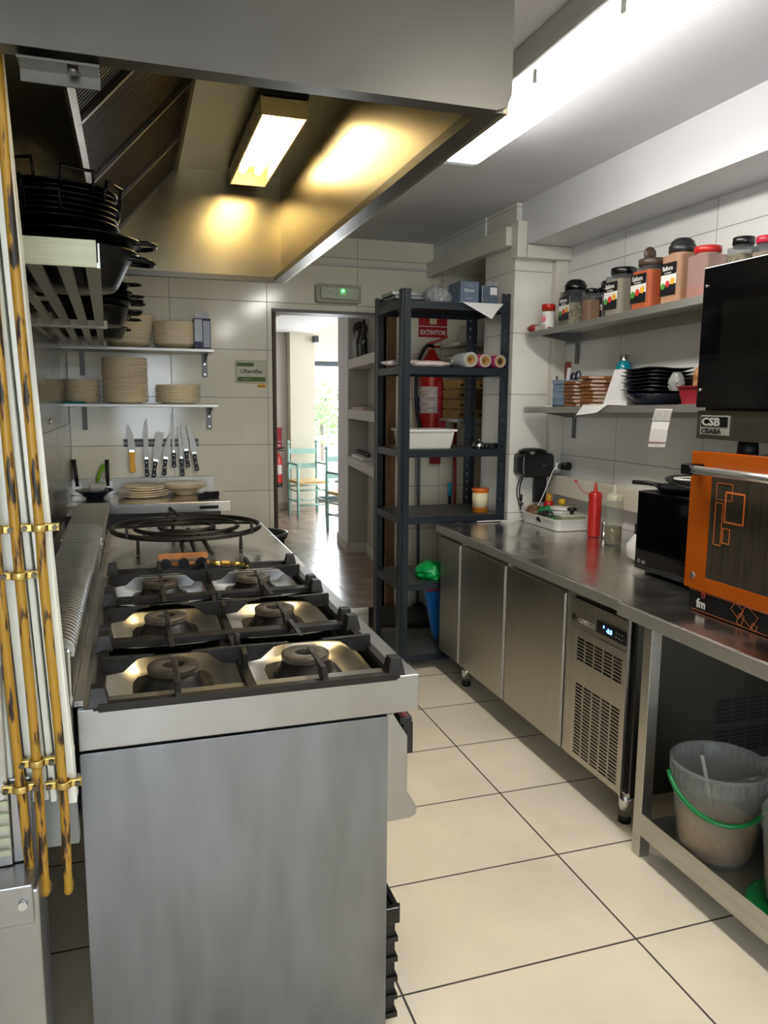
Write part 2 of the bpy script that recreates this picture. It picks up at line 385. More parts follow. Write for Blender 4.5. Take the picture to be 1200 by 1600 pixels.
# outdoors: terrace, railing, greenery
struct('floor_terrace', MB().box(1, 6, 13, 16, -.08, 0), mat('terrace', 'B9B4AA', .8))
rl = thing('terrace_railing', 'white metal railing outside the glazed dining room door', 'railing', (3, 13.2, 0))
obj('rail', MB().box(2.2, 4.4, 13.17, 13.23, .86, .93).box(2.2, 4.4, 13.18, 13.22, .1, .14), WHITE, rl)
for i in range(14): obj('baluster', MB().box(2.25+i*.16, 2.31+i*.16, 13.18, 13.22, .0, .88), WHITE, rl)
LEAF = mat('leaf_green', '6f8f3a', .6, 0, .3, 6)
for i, (x, y, z, r) in enumerate(((3.3, 18.0, 2.2, .8), (4.4, 18.5, 1.2, .8))):
    t = thing('tree', ['leafy green tree beyond the terrace railing', 'low green bush beyond the terrace railing'][i], ['tree', 'bush'][i], (x, y, 0))
    obj('trunk', MB().cyl((x, y, 0), (x, y, z), .07, .04, 8), mat('bark', '5b4a38', .9), t)
    mb = MB()
    for k in range(420):
        d = Vector((random.gauss(0, 1), random.gauss(0, 1), random.gauss(0, 1))).normalized()*r*random.random()**.4
        p = Vector((x, y, z))+d; a = Vector((random.gauss(0, 1), random.gauss(0, 1), random.gauss(0, 1))).normalized()*.09; b = a.orthogonal().normalized()*.05
        mb.add([p-a, p+b, p+a, p-b], [(0, 1, 2, 3)])
    obj('foliage', mb, LEAF, t)

# ---- ladder back armchairs, turquoise
TURQ = mat('turquoise_paint', '86A598', .5, 0, .15, 12)
def armchair(label, loc, rz):
    t = thing('armchair', label, 'chair', (0, 0, 0), 'turquoise armchairs in the dining room')
    for sx in (-.2, .2):
        obj('leg', MB().cyl((sx, .2, 0), (sx, .23, .95), .02, .017, 10).lathe([(0, .95), (.022, .96), (.026, .98), (.015, 1.0), (0, 1.01)], (sx, .23, 0), 10), TURQ, t)
        obj('leg', MB().cyl((sx, -.2, 0), (sx, -.2, .70), .021, .019, 10), TURQ, t)
        obj('armrest', MB().rbox(sx-.028, sx+.028, -.235, .22, .69, .715, .012), TURQ, t)
        obj('side_stretcher', MB().cyl((sx, -.2, .2), (sx, .2, .2), .01).cyl((sx, -.2, .34), (sx, .2, .34), .01), TURQ, t)
    for z in (.62, .82): obj('back_slat', MB().rbox(-.2, .2, .215, .23, z, z+.065, .005, 2, 'Y'), TURQ, t)
    for z in (.16, .36): obj('stretcher', MB().cyl((-.2, -.2, z), (.2, -.2, z), .011).cyl((-.2, .2, z+.02), (.2, .2, z+.02), .011), TURQ, t)
    obj('seat', MB().rbox(-.21, .21, -.22, .2, .44, .475, .02), mat('rush_seat', 'B99A66', .8, 0, .2, 40, (1, 8, 1)), t, .004, 'woven rush seat')
    t.location = loc; t.rotation_euler = (0, 0, rz); return t
armchair('turquoise ladder-back armchair with rush seat in front of the cream column', (2.23, 10.2, 0), .1)
armchair('turquoise armchair half hidden behind the white partition', (2.43, 8.75, 0), .25)

# ---- fire extinguishers and their signs
def extinguisher(label, c, r, h, hose=True):
    t = thing('fire_extinguisher', label, 'fire extinguisher', c); x, y, z = c
    obj('cylinder', MB().lathe([(0, 0), (r*.9, 0), (r, .02), (r, h*.78), (r*.85, h*.86), (r*.4, h*.93), (r*.3, h*.97), (0, h*.97)], c, 24), RED, t)
    obj('base_ring', MB().lathe([(r*.9, -.005), (r*1.04, 0), (r*1.04, .05), (r*.9, .05)], c, 24), BLACK, t)
    obj('information_label', MB().lathe([(r*1.005, h*.35), (r*1.01, h*.36), (r*1.01, h*.6), (r*1.005, h*.61)], c, 24), mat('extinguisher_label', 'C8B8B0', .6, 0, .5, 60, (.3, .3, 1)), t)
    obj('valve', MB().cyl((x, y, z+h*.95), (x, y, z+h*1.03), .018), BRASS, t)
    obj('lever', MB().tube([(x-.02, y, z+h*1.03), (x+.03, y-.02, z+h*1.05), (x+.1, y-.04, z+h*1.10)], .009, 6, False, 1).tube([(x, y, z+h*1.0), (x+.05, y-.02, z+h*1.0), (x+.1, y-.04, z+h*1.02)], .007, 6), BLACK if not hose else RED, t)
    obj('hose', MB().tube([(x, y-.02, z+h*1.0), (x-.06, y-.05, z+h*1.02), (x-r-.05, y-.05, z+h*.8), (x-r-.04, y-.03, z+h*.4), (x-r-.0, y-.02, z+h*.2)], .013, 8, False, 2), BLACKM, t)
    return t
def fire_sign(label, c, w, h, txt, fs):
    t = thing('fire_extinguisher_sign', label, 'sign', c); x, y, z = c
    obj('panel', MB().box(x-w/2, x+w/2, y-.004, y, z, z+h), REDS, t)
    obj('white_border', MB().box(x-w/2, x+w/2, y-.005, y-.004, z+h*.335, z+h*.36), WHITE, t)
    obj('extinguisher_symbol', MB().prism([(x-w*.12, y-.006, z+h*.42), (x+w*.12, y-.006, z+h*.42), (x+w*.12, y-.006, z+h*.78), (x+w*.05, y-.006, z+h*.86), (x-w*.05, y-.006, z+h*.86), (x-w*.12, y-.006, z+h*.78)], (0, .0015, 0)), mat('cream_print', 'D8CFA0', .6), t)
    text(txt, fs, (x, y-.0055, z+h*.09), (1, 0, 0), (0, 0, 1), WHITE, t, 'lettering', .0006, 'CENTER', .95, .0012)
    return t
extinguisher('red fire extinguisher hanging low on the dining room wall', (1.90, 10.72, .34), .075, .5, False)
fire_sign('small red EXTINTOR sign on the dining room wall above the extinguisher', (1.87, 10.848, .86), .26, .30, 'EXTINTOR', .05)
pf = thing('picture_frame', 'small cream framed picture on the dining room wall', 'picture', (1.80, 10.84, 1.75))
obj('frame', MB().box(1.7, 1.86, 10.83, 10.85, 1.66, 1.96), CREAMW, pf)
obj('print', MB().box(1.73, 1.83, 10.825, 10.83, 1.71, 1.91), PAPER, pf)
sp = MB().box(2.395, 2.46, 10.5, 10.6, 2.33, 2.42)
tag(obj('loudspeaker', sp, BLACKM), 'small black loudspeaker high beside the cream column', 'speaker')
# niche shelves (whitewashed timber) and things on them
WWOOD = mat('whitewashed_timber', 'BDB7B2', .6, 0, .3, 14, (1, 1, 6))
NZ = ((1.855, 'top'), (1.37, 'middle'), (.905, 'bottom'))
for z, nme in NZ:
    mb = MB(); nbox(mb, -1.8, -.028, 0.0, .18, z, z+.09)
    tag(obj('niche_shelf', mb, WWOOD, None, .004), 'whitewashed timber shelf, %s of three in the grey niche' % nme, 'shelf', 'niche shelves')
nb = thing('bottle', 'clear spirits bottle, leftmost on the top niche shelf', 'bottle', (0, 0, 0), 'bottles on the niche shelf')
obj('body', MB().lathe([(0, 0), (.036, 0), (.038, .01), (.038, .17), (.014, .23), (.013, .28), (0, .28)], (0, 0, 0), 16), mat('bottle_grey', '9A9A98', .1), nb)
obj('cap', MB().cyl((0, 0, .28), (0, 0, .31), .015), BLACK, nb)
place(nb, NP(-.12, .07, 1.945))
nb2 = thing('bottle', 'dark spirits bottle, middle of the three on the top niche shelf', 'bottle', (0, 0, 0), 'bottles on the niche shelf')
obj('body', MB().lathe([(0, 0), (.036, 0), (.038, .01), (.038, .17), (.014, .23), (.013, .30), (0, .30)], (0, 0, 0), 16), mat('bottle_dark', '15120f', .08), nb2)
obj('cap', MB().cyl((0, 0, .30), (0, 0, .33), .016), BLACK, nb2)
place(nb2, NP(-.30, .07, 1.945)); dup(nb2, NP(-.46, .08, 1.945), None, 'dark spirits bottle, rightmost of the three on the top niche shelf', None, (1, 1, 1.05))
mb = MB(); nbox(mb, -.75, -.08, .03, .15, 1.46, 1.485)
tag(obj('menu_pile', mb, mat('kraft_card', 'B8A090', .8, 0, .3, 60, (1, 1, 20))), 'flat pile of brown and white menus on the middle niche shelf', 'menus')
mb = MB(); nbox(mb, -.75, -.08, .03, .16, .995, 1.02)
ct = tag(obj('cutlery_tray', mb, PAPER), 'cutlery tray with dark pieces in it on the bottom niche shelf', 'tray')
W[ct.name] = W[ct.name]
mb = MB()
for k in range(9):
    p = NP(-.12-k*.07, .09, 1.03); mb.lathe([(0, 0), (.02, 0), (.022, .02), (.012, .035), (0, .04)], p, 8)
tag(obj('condiment_pots', mb, BLACK), 'row of small dark pots on the cutlery tray in the niche', 'pots')['kind'] = 'stuff'
p = NP(-.013, .12, 2.245)
tag(obj('wall_fitting', MB().lathe([(0, 0), (.075, 0), (.075, -.02), (0, -.02)], (p.x, p.y-.002, p.z), 24, 'Y'), mat('dark_fitting', '2c2826', .4)), 'round dark fitting high in the grey niche above the bottles', 'fitting')

# ================================================================== HOOD
hd = thing('extractor_hood', 'large stainless steel extractor hood hanging over the gas range', 'hood', (.26, 2.5, 2.08))
hx0, hx1, hy0, hy1, hz = -.370, .688, 1.37, 3.645, 2.08
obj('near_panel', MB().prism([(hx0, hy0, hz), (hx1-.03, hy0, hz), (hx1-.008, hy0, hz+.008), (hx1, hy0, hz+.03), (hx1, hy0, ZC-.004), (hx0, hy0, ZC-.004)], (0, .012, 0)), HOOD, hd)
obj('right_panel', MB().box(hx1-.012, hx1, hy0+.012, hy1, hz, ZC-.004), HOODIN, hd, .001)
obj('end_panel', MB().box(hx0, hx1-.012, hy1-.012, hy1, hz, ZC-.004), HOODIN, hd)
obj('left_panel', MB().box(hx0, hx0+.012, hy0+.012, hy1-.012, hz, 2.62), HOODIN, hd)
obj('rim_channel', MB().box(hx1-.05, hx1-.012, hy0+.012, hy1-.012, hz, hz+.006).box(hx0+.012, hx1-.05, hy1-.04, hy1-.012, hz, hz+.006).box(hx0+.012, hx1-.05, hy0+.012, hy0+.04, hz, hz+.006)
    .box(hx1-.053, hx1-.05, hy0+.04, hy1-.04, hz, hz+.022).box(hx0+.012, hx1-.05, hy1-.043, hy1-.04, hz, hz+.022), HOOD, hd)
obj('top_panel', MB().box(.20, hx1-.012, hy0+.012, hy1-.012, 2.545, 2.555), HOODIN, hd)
fa = Vector((-.10, 0, 2.17)); fb = Vector((.205, 0, 2.50))
fy = [1.40, 1.99, 2.52, 3.02, 3.50]
d = (fb-fa); nrm = Vector((d.z, 0, -d.x)).normalized()
for i in range(4):
    mb = MB()
    y0, y1 = fy[i]+.012, fy[i+1]-.012
    n = 30
    for k in range(n):
        t0 = y0+(y1-y0)*k/n; t1 = y0+(y1-y0)*(k+.55)/n
        mb.hexa([fa+Vector((0, t0, 0)), fa+Vector((0, t1, 0)), fb+Vector((0, t1, 0)), fb+Vector((0, t0, 0))][::1]+[q+nrm*-.012 for q in (fa+Vector((0, t0, 0)), fa+Vector((0, t1, 0)), fb+Vector((0, t1, 0)), fb+Vector((0, t0, 0)))])
    q = nrm*-.014
    mb.hexa([fa+q+Vector((0, y0, 0)), fa+q+Vector((0, y1, 0)), fb+q+Vector((0, y1, 0)), fb+q+Vector((0, y0, 0))]+[v+nrm*-.01 for v in (fa+q+Vector((0, y0, 0)), fa+q+Vector((0, y1, 0)), fb+q+Vector((0, y1, 0)), fb+q+Vector((0, y0, 0)))])
    if i < 3 or True: obj('grease_filter', mb, FILT, hd)
mb = MB()
for y in fy[1:]: mb.bar(fa+nrm*.004+Vector((0, y, 0)), fb+nrm*.004+Vector((0, y, 0)), .016, .012, nrm)
mb.bar(fa+Vector((0, fy[0], 0))+nrm*.004, fa+Vector((0, fy[-1], 0))+nrm*.004, .02, .012, nrm)
mb.bar(fb+Vector((0, fy[0], 0))+nrm*.004, fb+Vector((0, fy[-1], 0))+nrm*.004, .02, .012, nrm)
obj('filter_frame', mb, FILTBAR, hd)
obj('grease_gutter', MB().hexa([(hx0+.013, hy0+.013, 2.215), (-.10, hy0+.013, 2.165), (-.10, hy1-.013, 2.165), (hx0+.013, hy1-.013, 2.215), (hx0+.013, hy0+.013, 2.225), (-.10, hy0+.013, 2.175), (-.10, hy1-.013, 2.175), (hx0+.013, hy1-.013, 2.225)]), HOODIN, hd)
obj('filter_housing', MB().prism([(-.10, 3.5, 2.155), (-.10, 3.5, 2.175), (.20, 3.5, 2.555), (.23, 3.5, 2.545)], (0, .13, 0)), HOODIN, hd)
obj('bracket_plate', MB().box(-.15, -.03, hy0+.013, hy0+.06, hz-.012, hz-.008).box(-.15, -.03, hy0+.058, hy0+.062, hz-.03, hz-.008).cyl((-.07, hy0+.03, hz-.02), (-.07, hy0+.03, hz-.012), .008), HOOD, hd)
# hood lamp
hl = thing('hood_light', 'glowing tube light fixed to the ceiling of the hood', 'light', (.5, 3.05, 2.5))
obj('housing', MB().box(.43, .585, 2.62, 3.50, 2.52, 2.543), BLACKM, hl)
obj('tray', MB().box(.435, .58, 2.63, 3.49, 2.515, 2.52).box(.43, .436, 2.63, 3.49, 2.46, 2.52).box(.579, .585, 2.63, 3.49, 2.46, 2.52).box(.436, .579, 3.484, 3.49, 2.46, 2.52).box(.436, .579, 2.63, 2.636, 2.46, 2.52), mat('lamp_tray', 'CDB97C', .4), hl)
for xx in (.475, .54): obj('tube', MB().cyl((xx, 2.68, 2.497), (xx, 3.40, 2.497), .015), LAMPH, hl)
obj('cover', MB().box(.438, .577, 2.638, 3.482, 2.462, 2.466), mat('lamp_cover', 'F5F0D8', .1, 0, 0, 1, (1, 1, 1), 0, 0, 0, .12), hl)
obj('clip', MB().box(.425, .435, 2.9, 2.93, 2.47, 2.52).box(.58, .59, 2.95, 2.98, 2.47, 2.52), STEEL, hl)

# ceiling fluorescent fixtures
def strip_light(label, y0, y1):
    t = thing('ceiling_light', label, 'light', (1.29, (y0+y1)/2, 2.5), 'ceiling tube lights')
    obj('housing', MB().rbox(1.165, 1.395, y0, y1, 2.548, 2.628, .012, 3, 'Y'), mat('lamp_housing', '8d8d8d', .5), t)
    obj('diffuser', MB().rbox(1.225, 1.385, y0+.03, y1-.03, 2.505, 2.547, .02, 5, 'Y'), LAMP, t)
    obj('end_cap', MB().rbox(1.22, 1.38, y1-.029, y1, 2.50, 2.547, .02, 5, 'Y'), CLEAR, t); obj('end_cap', MB().rbox(1.22, 1.38, y0, y0+.029, 2.50, 2.547, .02, 5, 'Y'), CLEAR, t)
    for y in (y0+.35, (y0+y1)/2, y1-.35): obj('clip', MB().box(1.205, 1.224, y-.012, y+.012, 2.515, 2.547), mat('lamp_clip', 'a8a8a8', .4), t)
    return t
strip_light('long bright tube light on the kitchen ceiling right of the hood', 1.45, 3.05)
strip_light('second tube light on the kitchen ceiling behind the photographer', -1.6, 0.0)
# emergency light over the doorway
el = thing('emergency_light', 'white emergency light with a green LED over the doorway', 'light', (1.34, 5.17, 2.2))
obj('body', MB().rbox(1.19, 1.50, 5.14, 5.199, 2.195, 2.315, .015, 3, 'Y'), mat('emergency_body', 'A9A592', .4), el, .003)
obj('cover', MB().rbox(1.215, 1.475, 5.115, 5.142, 2.215, 2.295, .015, 3, 'Y'), mat('emergency_cover', 'B9BCA8', .2, 0, .2, 40), el, .006)
obj('led', MB().cyl((1.365, 5.113, 2.27), (1.365, 5.108, 2.27), .006), mat('green_led', (.05, 1, .2), .4, 0, 0, 1, (1, 1, 1), 0, 14), el)

# ================================================================== GAS RANGE
rx0, rx1, ry0, ry1 = -.14, .66, 1.735, 3.06
g = thing('gas_range', 'stainless steel six-burner gas range with black cast-iron grates', 'range', (.26, 2.4, -.108))
obj('body', MB().box(rx0+.005, .58, ry0+.02, ry1, .27, .765).box(rx0+.005, rx0+.02, ry0+.02, ry1, -.06, .27).box(rx0+.005, .58, ry1-.012, ry1, -.06, .27), STEELP, g, .003)
obj('side_panel', MB().rbox(rx0, .583, ry0+.008, ry0+.02, -.10, .765, .004, 2, 'Y'), PANEL, g, .001)
# top tray with lip
obj('top_lip', MB().box(rx0, rx1, ry0, ry0+.07, .775, .87).box(rx0, rx0+.035, ry0+.07, ry1, .775, .87).box(rx1-.06, rx1, ry0+.07, ry1, .775, .87)
    .box(rx0+.035, rx1-.06, ry1-.03, ry1, .775, .87), STEELP, g, .002)
obj('burner_tray', MB().box(rx0+.035, rx1-.06, ry0+.07, ry1-.03, .80, .822), IRON, g)
obj('control_panel', MB().prism([(.583, ry0+.02, .765), (.60, ry0+.02, .765), (.64, ry0+.02, .70), (.64, ry0+.02, .55), (.668, ry0+.02, .50), (.666, ry0+.02, .482), (.65, ry0+.02, .474), (.583, ry0+.02, .472)], (0, 1.28, 0)), STEELP, g, .002)
for k in range(6):
    y = 1.79+k*.215
    kn = obj('knob', MB().box(.64, .668, y, y+.05, .635, .72).box(.63, .665, y, y+.05, .715, .735), BLACKM, g, .003)
    if k == 0: obj('indicator', MB().box(.634, .655, y+.006, y+.03, .7352, .7365), mat('dull_red', '7A2A26', .5), kn)
for x in (-.08, .52):
    for y in (1.80, 3.02): obj('leg', MB().cyl((x, y, -.108), (x, y, .27), .02), CHROME, g)
# bright drip dishes and burners
BX = (.075, .415); BY = (1.945, 2.415, 2.885)
dp = [(-.145, .012), (-.145, .0), (-.12, -.012), (-.06, -.016), (0, -.016)]
def dish(cx, cy):
    hx, hy = .163, .200
    mb = MB(); rings = [(1.0, .0), (.93, -.002), (.84, -.022), (.5, -.028)]
    vs = []; fs = []; n = 24
    for (s_, z) in rings:
        for k in range(n):
            a = 2*PI*k/n; c_, s2 = math.cos(a), math.sin(a); e = 5
            rr = 1/((abs(c_)**e+abs(s2)**e)**(1/e))
            vs.append((cx+hx*s_*rr*c_, cy+hy*s_*rr*s2, .848+z))
    for q in range(len(rings)-1):
        for k in range(n): fs.append((q*n+k, q*n+(k+1) % n, (q+1)*n+(k+1) % n, (q+1)*n+k))
    fs.append([3*n+k for k in range(n)])
    mb.add(vs, fs, True); return mb
BRIGHT = mat('polished_dish', (.78, .77, .73), .28, 1, .08, 7)
for i, cy in enumerate(BY):
    for j, cx in enumerate(BX):
        obj('drip_dish', dish(cx, cy), BRIGHT, g)
        b = obj('burner', MB().lathe([(.055, .822), (.086, .824), (.078, .840), (.068, .852), (.060, .868), (.045, .872), (.03, .868), (.025, .85), (0, .85)], (cx, cy, 0), 28), IRON, g)
        obj('flame_cap', MB().lathe([(.027, .866), (.027, .882), (.0275, .8845), (.029, .8855), (.060, .8855), (.063, .884), (.064, .882), (.064, .878), (.063, .868)], (cx, cy, 0), 28), IRONB if (i+j) % 2 == 0 else mat('worn_cap', '5c544a', .45, .4, .3, 40), b)
        obj('igniter', MB().cyl((cx+.035, cy+.055, .83), (cx+.035, cy+.055, .885), .006), BRASS, b)
# double grates, one per row
def grate(cy):
    mb = MB(); x0, x1 = rx0+.045, rx1-.065; y0, y1 = cy-.224, cy+.224; xc = (BX[0]+BX[1])/2; zt = .916; zl = .888
    def rb(ax, ay, bx, by, z0, z1, w):
        mb.bar((ax, ay, (z0+z1)/2), (bx, by, (z0+z1)/2), w, z1-z0)
    rb(x0, y0, x1, y0, .87, zl, .022); rb(x0, y1, x1, y1, .87, zl, .022)
    rb(x0, y0, x0, y1, .87, .885, .022); rb(x1, y0, x1, y1, .87, .885, .022); rb(xc, y0, xc, y1, .868, .885, .022)
    for x in (x0, x1):  # corner lugs
        for y in (y0+.01, y1-.045):
            a = .024 if x < xc else -.024
            mb.hexa([(x-.022, y-.018, .88), (x+.022, y-.018, .88), (x+.022, y+.035, .88), (x-.022, y+.035, .88),
                     (x-.014, y-.008, zt+.006), (x+.014, y-.008, zt+.006), (x+.014, y+.025, zt+.006), (x-.014, y+.025, zt+.006)])
    for cx, xa in ((BX[0], x0), (BX[1], x1)):
        for xs in (xa, xc):    # flat fingers along X
            sgn = 1 if cx > xs else -1; L_ = abs(cx-xs)-.045
            mb.prism([(xs, cy-.007, .872), (xs+sgn*.05, cy-.007, .878), (xs+sgn*.085, cy-.007, .908), (xs+sgn*L_, cy-.007, .916), (xs+sgn*L_, cy-.007, zt), (xs, cy-.007, zt+.002)], (0, .014, 0))
        for ys in (y0, y1):    # upright fingers along Y
            sgn = 1 if cy > ys else -1; L_ = abs(cy-ys)-.05
            mb.prism([(cx-.0065, ys-sgn*.01, .872), (cx-.0065, ys+sgn*.03, .88), (cx-.0065, ys+sgn*.08, .908), (cx-.0065, ys+sgn*L_, .914), (cx-.0065, ys+sgn*L_, zt), (cx-.0065, ys+sgn*.01, zt), (cx-.0065, ys-sgn*.01, .895)], (.013, 0, 0))
    mb.bar((xc, cy-.09, .9), (xc, cy-.05, .905), .012, .05); mb.bar((xc, cy+.09, .9), (xc, cy+.05, .905), .012, .05)
    return mb
for cy in BY: obj('grate', grate(cy), IRON, g, .003)
# flue riser with grooved cover
rs = obj('flue_riser', MB().box(-.262, -.148, ry0+.02, ry1, .60, 1.005), SPLASH, g, .006)
def grooved(ya, yb, n):
  mb = MB()
  for k in range(n):
    y = ya+k*(yb-ya)/n
    pts = []
    for q in range(7):
        a = PI/2*q/6; pts.append((-.185+.045*math.sin(a), y, 1.0+.03*math.cos(a)))
    pts = [(-.26, y, 1.03)]+pts+[(-.142, y, .985), (-.155, y, .985), (-.155, y, 1.0), (-.26, y, 1.0)]
    mb.prism(pts, (0, .013, 0))
  return mb
obj('grooved_cover', grooved(ry0+.03, ry1, 51), STEEL, g)
g.scale = (.935,)*3; g.location = (.2431, 2.244, 0)  # range scaled about the camera, likewise the flat-top module and paella ring below
obj('side_channel', MB().box(-.147, -.128, ry0+.02, ry1, .872, .885), STEELP, g)

# solid-top module behind the range
fm = thing('solid_top_module', 'stainless steel flat-top cooker module behind the gas range', 'cooker', (.26, 3.7, -.108))
obj('body', MB().box(-.14, .60, 3.075, 4.22, -.10, .80), STEELP, fm, .003)
obj('top', MB().box(-.147, .66, 3.065, 4.24, .80, .87), STEELH, fm, .003)
obj('flue_riser', MB().box(-.262, -.148, 3.075, 3.42, .60, 1.005), SPLASH, fm, .006)
obj('grooved_cover', grooved(3.075, 3.42, 13), STEEL, fm)
obj('rear_duct', MB().box(-.30, -.15, 3.45, 4.6, .5, .93), SPLASH, fm, .004)
obj('duct_cap', MB().box(-.31, -.14, 3.44, 4.61, .93, .962), STEEL, fm, .006)
fm.scale = (.935,)*3; fm.location = (.2431, 3.4595, 0)
# paella ring burner standing on it
pr = thing('paella_ring_burner', 'black paella gas ring with three-knob brass manifold on the flat top', 'gas burner', (.22, 3.68, .87))
cx, cy = .225, 3.68
for r, z, t in ((.335, .955, .012), (.235, .958, .010), (.125, .955, .009)):
    obj('burner_ring', MB().lathe([(r+t*math.cos(a*PI/5), z+t*math.sin(a*PI/5)) for a in range(10)], (cx, cy, 0), 56, 'Z', True), IRON, pr)
for a in (100, 222, 318):
    a = math.radians(a); dx, dy = math.cos(a), math.sin(a)
    obj('leg', MB().tube([(cx+dx*.10, cy+dy*.10, .95), (cx+dx*.30, cy+dy*.30, .945), (cx+dx*.30, cy+dy*.30, .873)], .009, 8), IRON, pr)
    obj('pan_support', MB().bar((cx+dx*.14, cy+dy*.14, .985), (cx+dx*.36, cy+dy*.36, 1.0), .012, .010).bar((cx+dx*.14, cy+dy*.14, .95), (cx+dx*.14, cy+dy*.14, .985), .012, .012).bar((cx+dx*.36, cy+dy*.36, .95), (cx+dx*.36, cy+dy*.36, 1.0), .012, .012), IRON, pr)
obj('feed_pipe', MB().tube([(cx-.045, 3.14, .93), (cx-.045, 3.34, .935), (cx-.04, 3.40, .955)], .010, 8).tube([(cx, 3.14, .93), (cx, 3.55, .94), (cx, 3.6, .955)], .010, 8).tube([(cx+.06, 3.14, .93), (cx+.05, 3.40, .94), (cx+.03, 3.45, .955)], .010, 8), IRON, pr)
mx = .172
obj('manifold', MB().rbox(mx-.095, mx+.095, 3.10, 3.135, .92, .938, .004, 2, 'Y').tube([(mx-.09, 3.11, .90), (mx+.10, 3.11, .90)], .008), mat('orange_enamel', 'B8743C', .45, .2, .3, 30), pr)
for k in (-1, 0, 1):
    obj('knob', MB().cyl((mx+k*.068, 3.075, .906), (mx+k*.068, 3.10, .906), .021, .019, 14), BLACK, pr)
obj('gas_inlet', MB().cyl((mx+.105, 3.10, .897), (mx+.15, 3.095, .894), .009).cyl((mx+.15, 3.095, .894), (mx+.18, 3.09, .892), .013, None, 6, False).cyl((mx+.18, 3.09, .892), (mx+.225, 3.08, .89), .009).tube([(mx+.225, 3.08, .89), (mx+.245, 3.08, .888), (mx+.255, 3.09, .878)], .009), BRASS, pr)
pr.scale = (.935,)*3; pr.location = (.22*.935, 3.68*.935, .1008+.87*.935)
# plastic crate by the range foot
cr = thing('plastic_crate', 'black ribbed plastic crate on the floor beside the gas range', 'crate', (.62, 2.1, 0))
obj('wall', MB().box(.30, .578, 1.66, 1.67, .012, .295).box(.568, .578, 1.67, 2.04, .012, .295).box(.30, .568, 2.03, 2.04, .012, .295).box(.30, .31, 1.67, 2.03, .012, .295).box(.31, .568, 1.67, 2.03, .012, .02), BLACKM, cr)
for z in (.0, .05, .10, .155, .21): obj('rib', MB().box(.295, .584, 1.652, 2.048, z, z+.014), BLACK, cr)
obj('rim', MB().box(.29, .588, 1.648, 1.662, .262, .305).box(.572, .588, 1.662, 2.05, .262, .305).box(.29, .572, 2.036, 2.05, .262, .305), BLACK, cr, .004)

# ================================================================== LEFT SIDE
spl = MB().box(-.385, -.372, 1.70, 5.19, .9, 1.385).box(-.389, -.376, 1.70, 5.19, 1.385, 1.93).box(-.376, -.370, 1.70, 5.19, 1.378, 1.392)
sb = tag(obj('splashback', spl, SPLASH), 'tall stainless steel splashback covering the left wall behind the range', 'splashback')
obj('screw', MB().cyl((-.375, 4.0, 1.44), (-.366, 4.0, 1.44), .012), CHROME, sb)
# pvc pipe casing (leaning slightly) with three yellow gas pipes
cs = thing('pipe_casing', 'white grooved plastic casing running up the wall end behind the yellow pipes', 'casing', (-.2, 1.62, .72))
def lx(base, z): return base-.042*(z-.77)
segs = [(-.301, -.256), (-.250, -.235), (-.231, -.218), (-.214, -.179), (-.175, -.165), (-.161, -.1305)]
for k, (a, b) in enumerate(segs):
    z0 = .784 if k < 5 else .770
    z1 = 2.62
    dpt = 1.504 if k in (1, 4) else 1.515
    obj('channel', MB().hexa([(lx(a, z0), dpt, z0), (lx(b, z0), dpt, z0), (lx(b, z0), 1.56, z0), (lx(a, z0), 1.56, z0), (lx(a, z1), dpt, z1), (lx(b, z1), dpt, z1), (lx(b, z1), 1.56, z1), (lx(a, z1), 1.56, z1)]), PVC, cs, .002)
obj('backing', MB().hexa([(-.31, 1.561, .66), (-.134, 1.561, .66), (-.134, 1.60, .66), (-.31, 1.60, .66), (-.39, 1.561, 2.62), (-.214, 1.561, 2.62), (-.214, 1.60, 2.62), (-.39, 1.60, 2.62)]), mat('grey_backing', '8f9390', .4), cs)
PY = 1.48; k_ = PY/1.6
def pz(z): return 1.55+(z-1.55)*k_
pipes = [('leftmost', [(-.262, 2.2), (-.259, 1.6), (-.256, 1.182), (-.241, .784), (-.232, .56)]),
         ('middle', [(-.240, 2.2), (-.231, 1.619), (-.219, 1.191), (-.208, .827), (-.207, .545)]),
         ('rightmost', [(-.205, 2.2), (-.2, 1.917), (-.178, 1.3), (-.178, 1.205), (-.161, .771), (-.164, .54)])]
clampz = {'leftmost': (.775, 1.30), 'middle': (.825, 1.21), 'rightmost': (.772, 1.302)}
for nme, pts in pipes:
    P = [(x*k_, PY, pz(z)) for x, z in pts]; b = P[-1]
    P += [(b[0], PY+.01, b[2]-.012), (b[0], PY+.025, b[2]-.014), (b[0], PY+.045, b[2]-.010)]
    gp = thing('gas_pipe', 'worn yellow-painted gas pipe, %s of the three at the left edge' % nme, 'pipe', (b[0], PY, b[2]), 'yellow gas pipes')
    obj('tube', MB().tube(P, .0085, 12, False, 1), YELLOWP, gp)
    for cz in clampz[nme]:
        zz = pz(cz); 
        for q in range(len(P)-4):
            if P[q][2] >= zz >= P[q+1][2]:
                t_ = (P[q][2]-zz)/(P[q][2]-P[q+1][2]); xx = P[q][0]+(P[q+1][0]-P[q][0])*t_
        c_ = obj('clamp', MB().lathe([(.0105, -.007), (.015, -.007), (.015, .007), (.0105, .007)], (xx, PY, zz), 16, 'Z', True).box(xx-.032, xx-.012, PY-.004, PY+.007, zz-.007, zz+.007).box(xx+.012, xx+.032, PY-.004, PY+.007, zz-.007, zz+.007), BRASS, gp, .002)
        for bx_ in (-.025, .025): obj('bolt', MB().cyl((xx+bx_, PY-.012, zz), (xx+bx_, PY+.026, zz), .005, None, 8), mat('bolt_steel', '5d5648', .4, .8), c_)
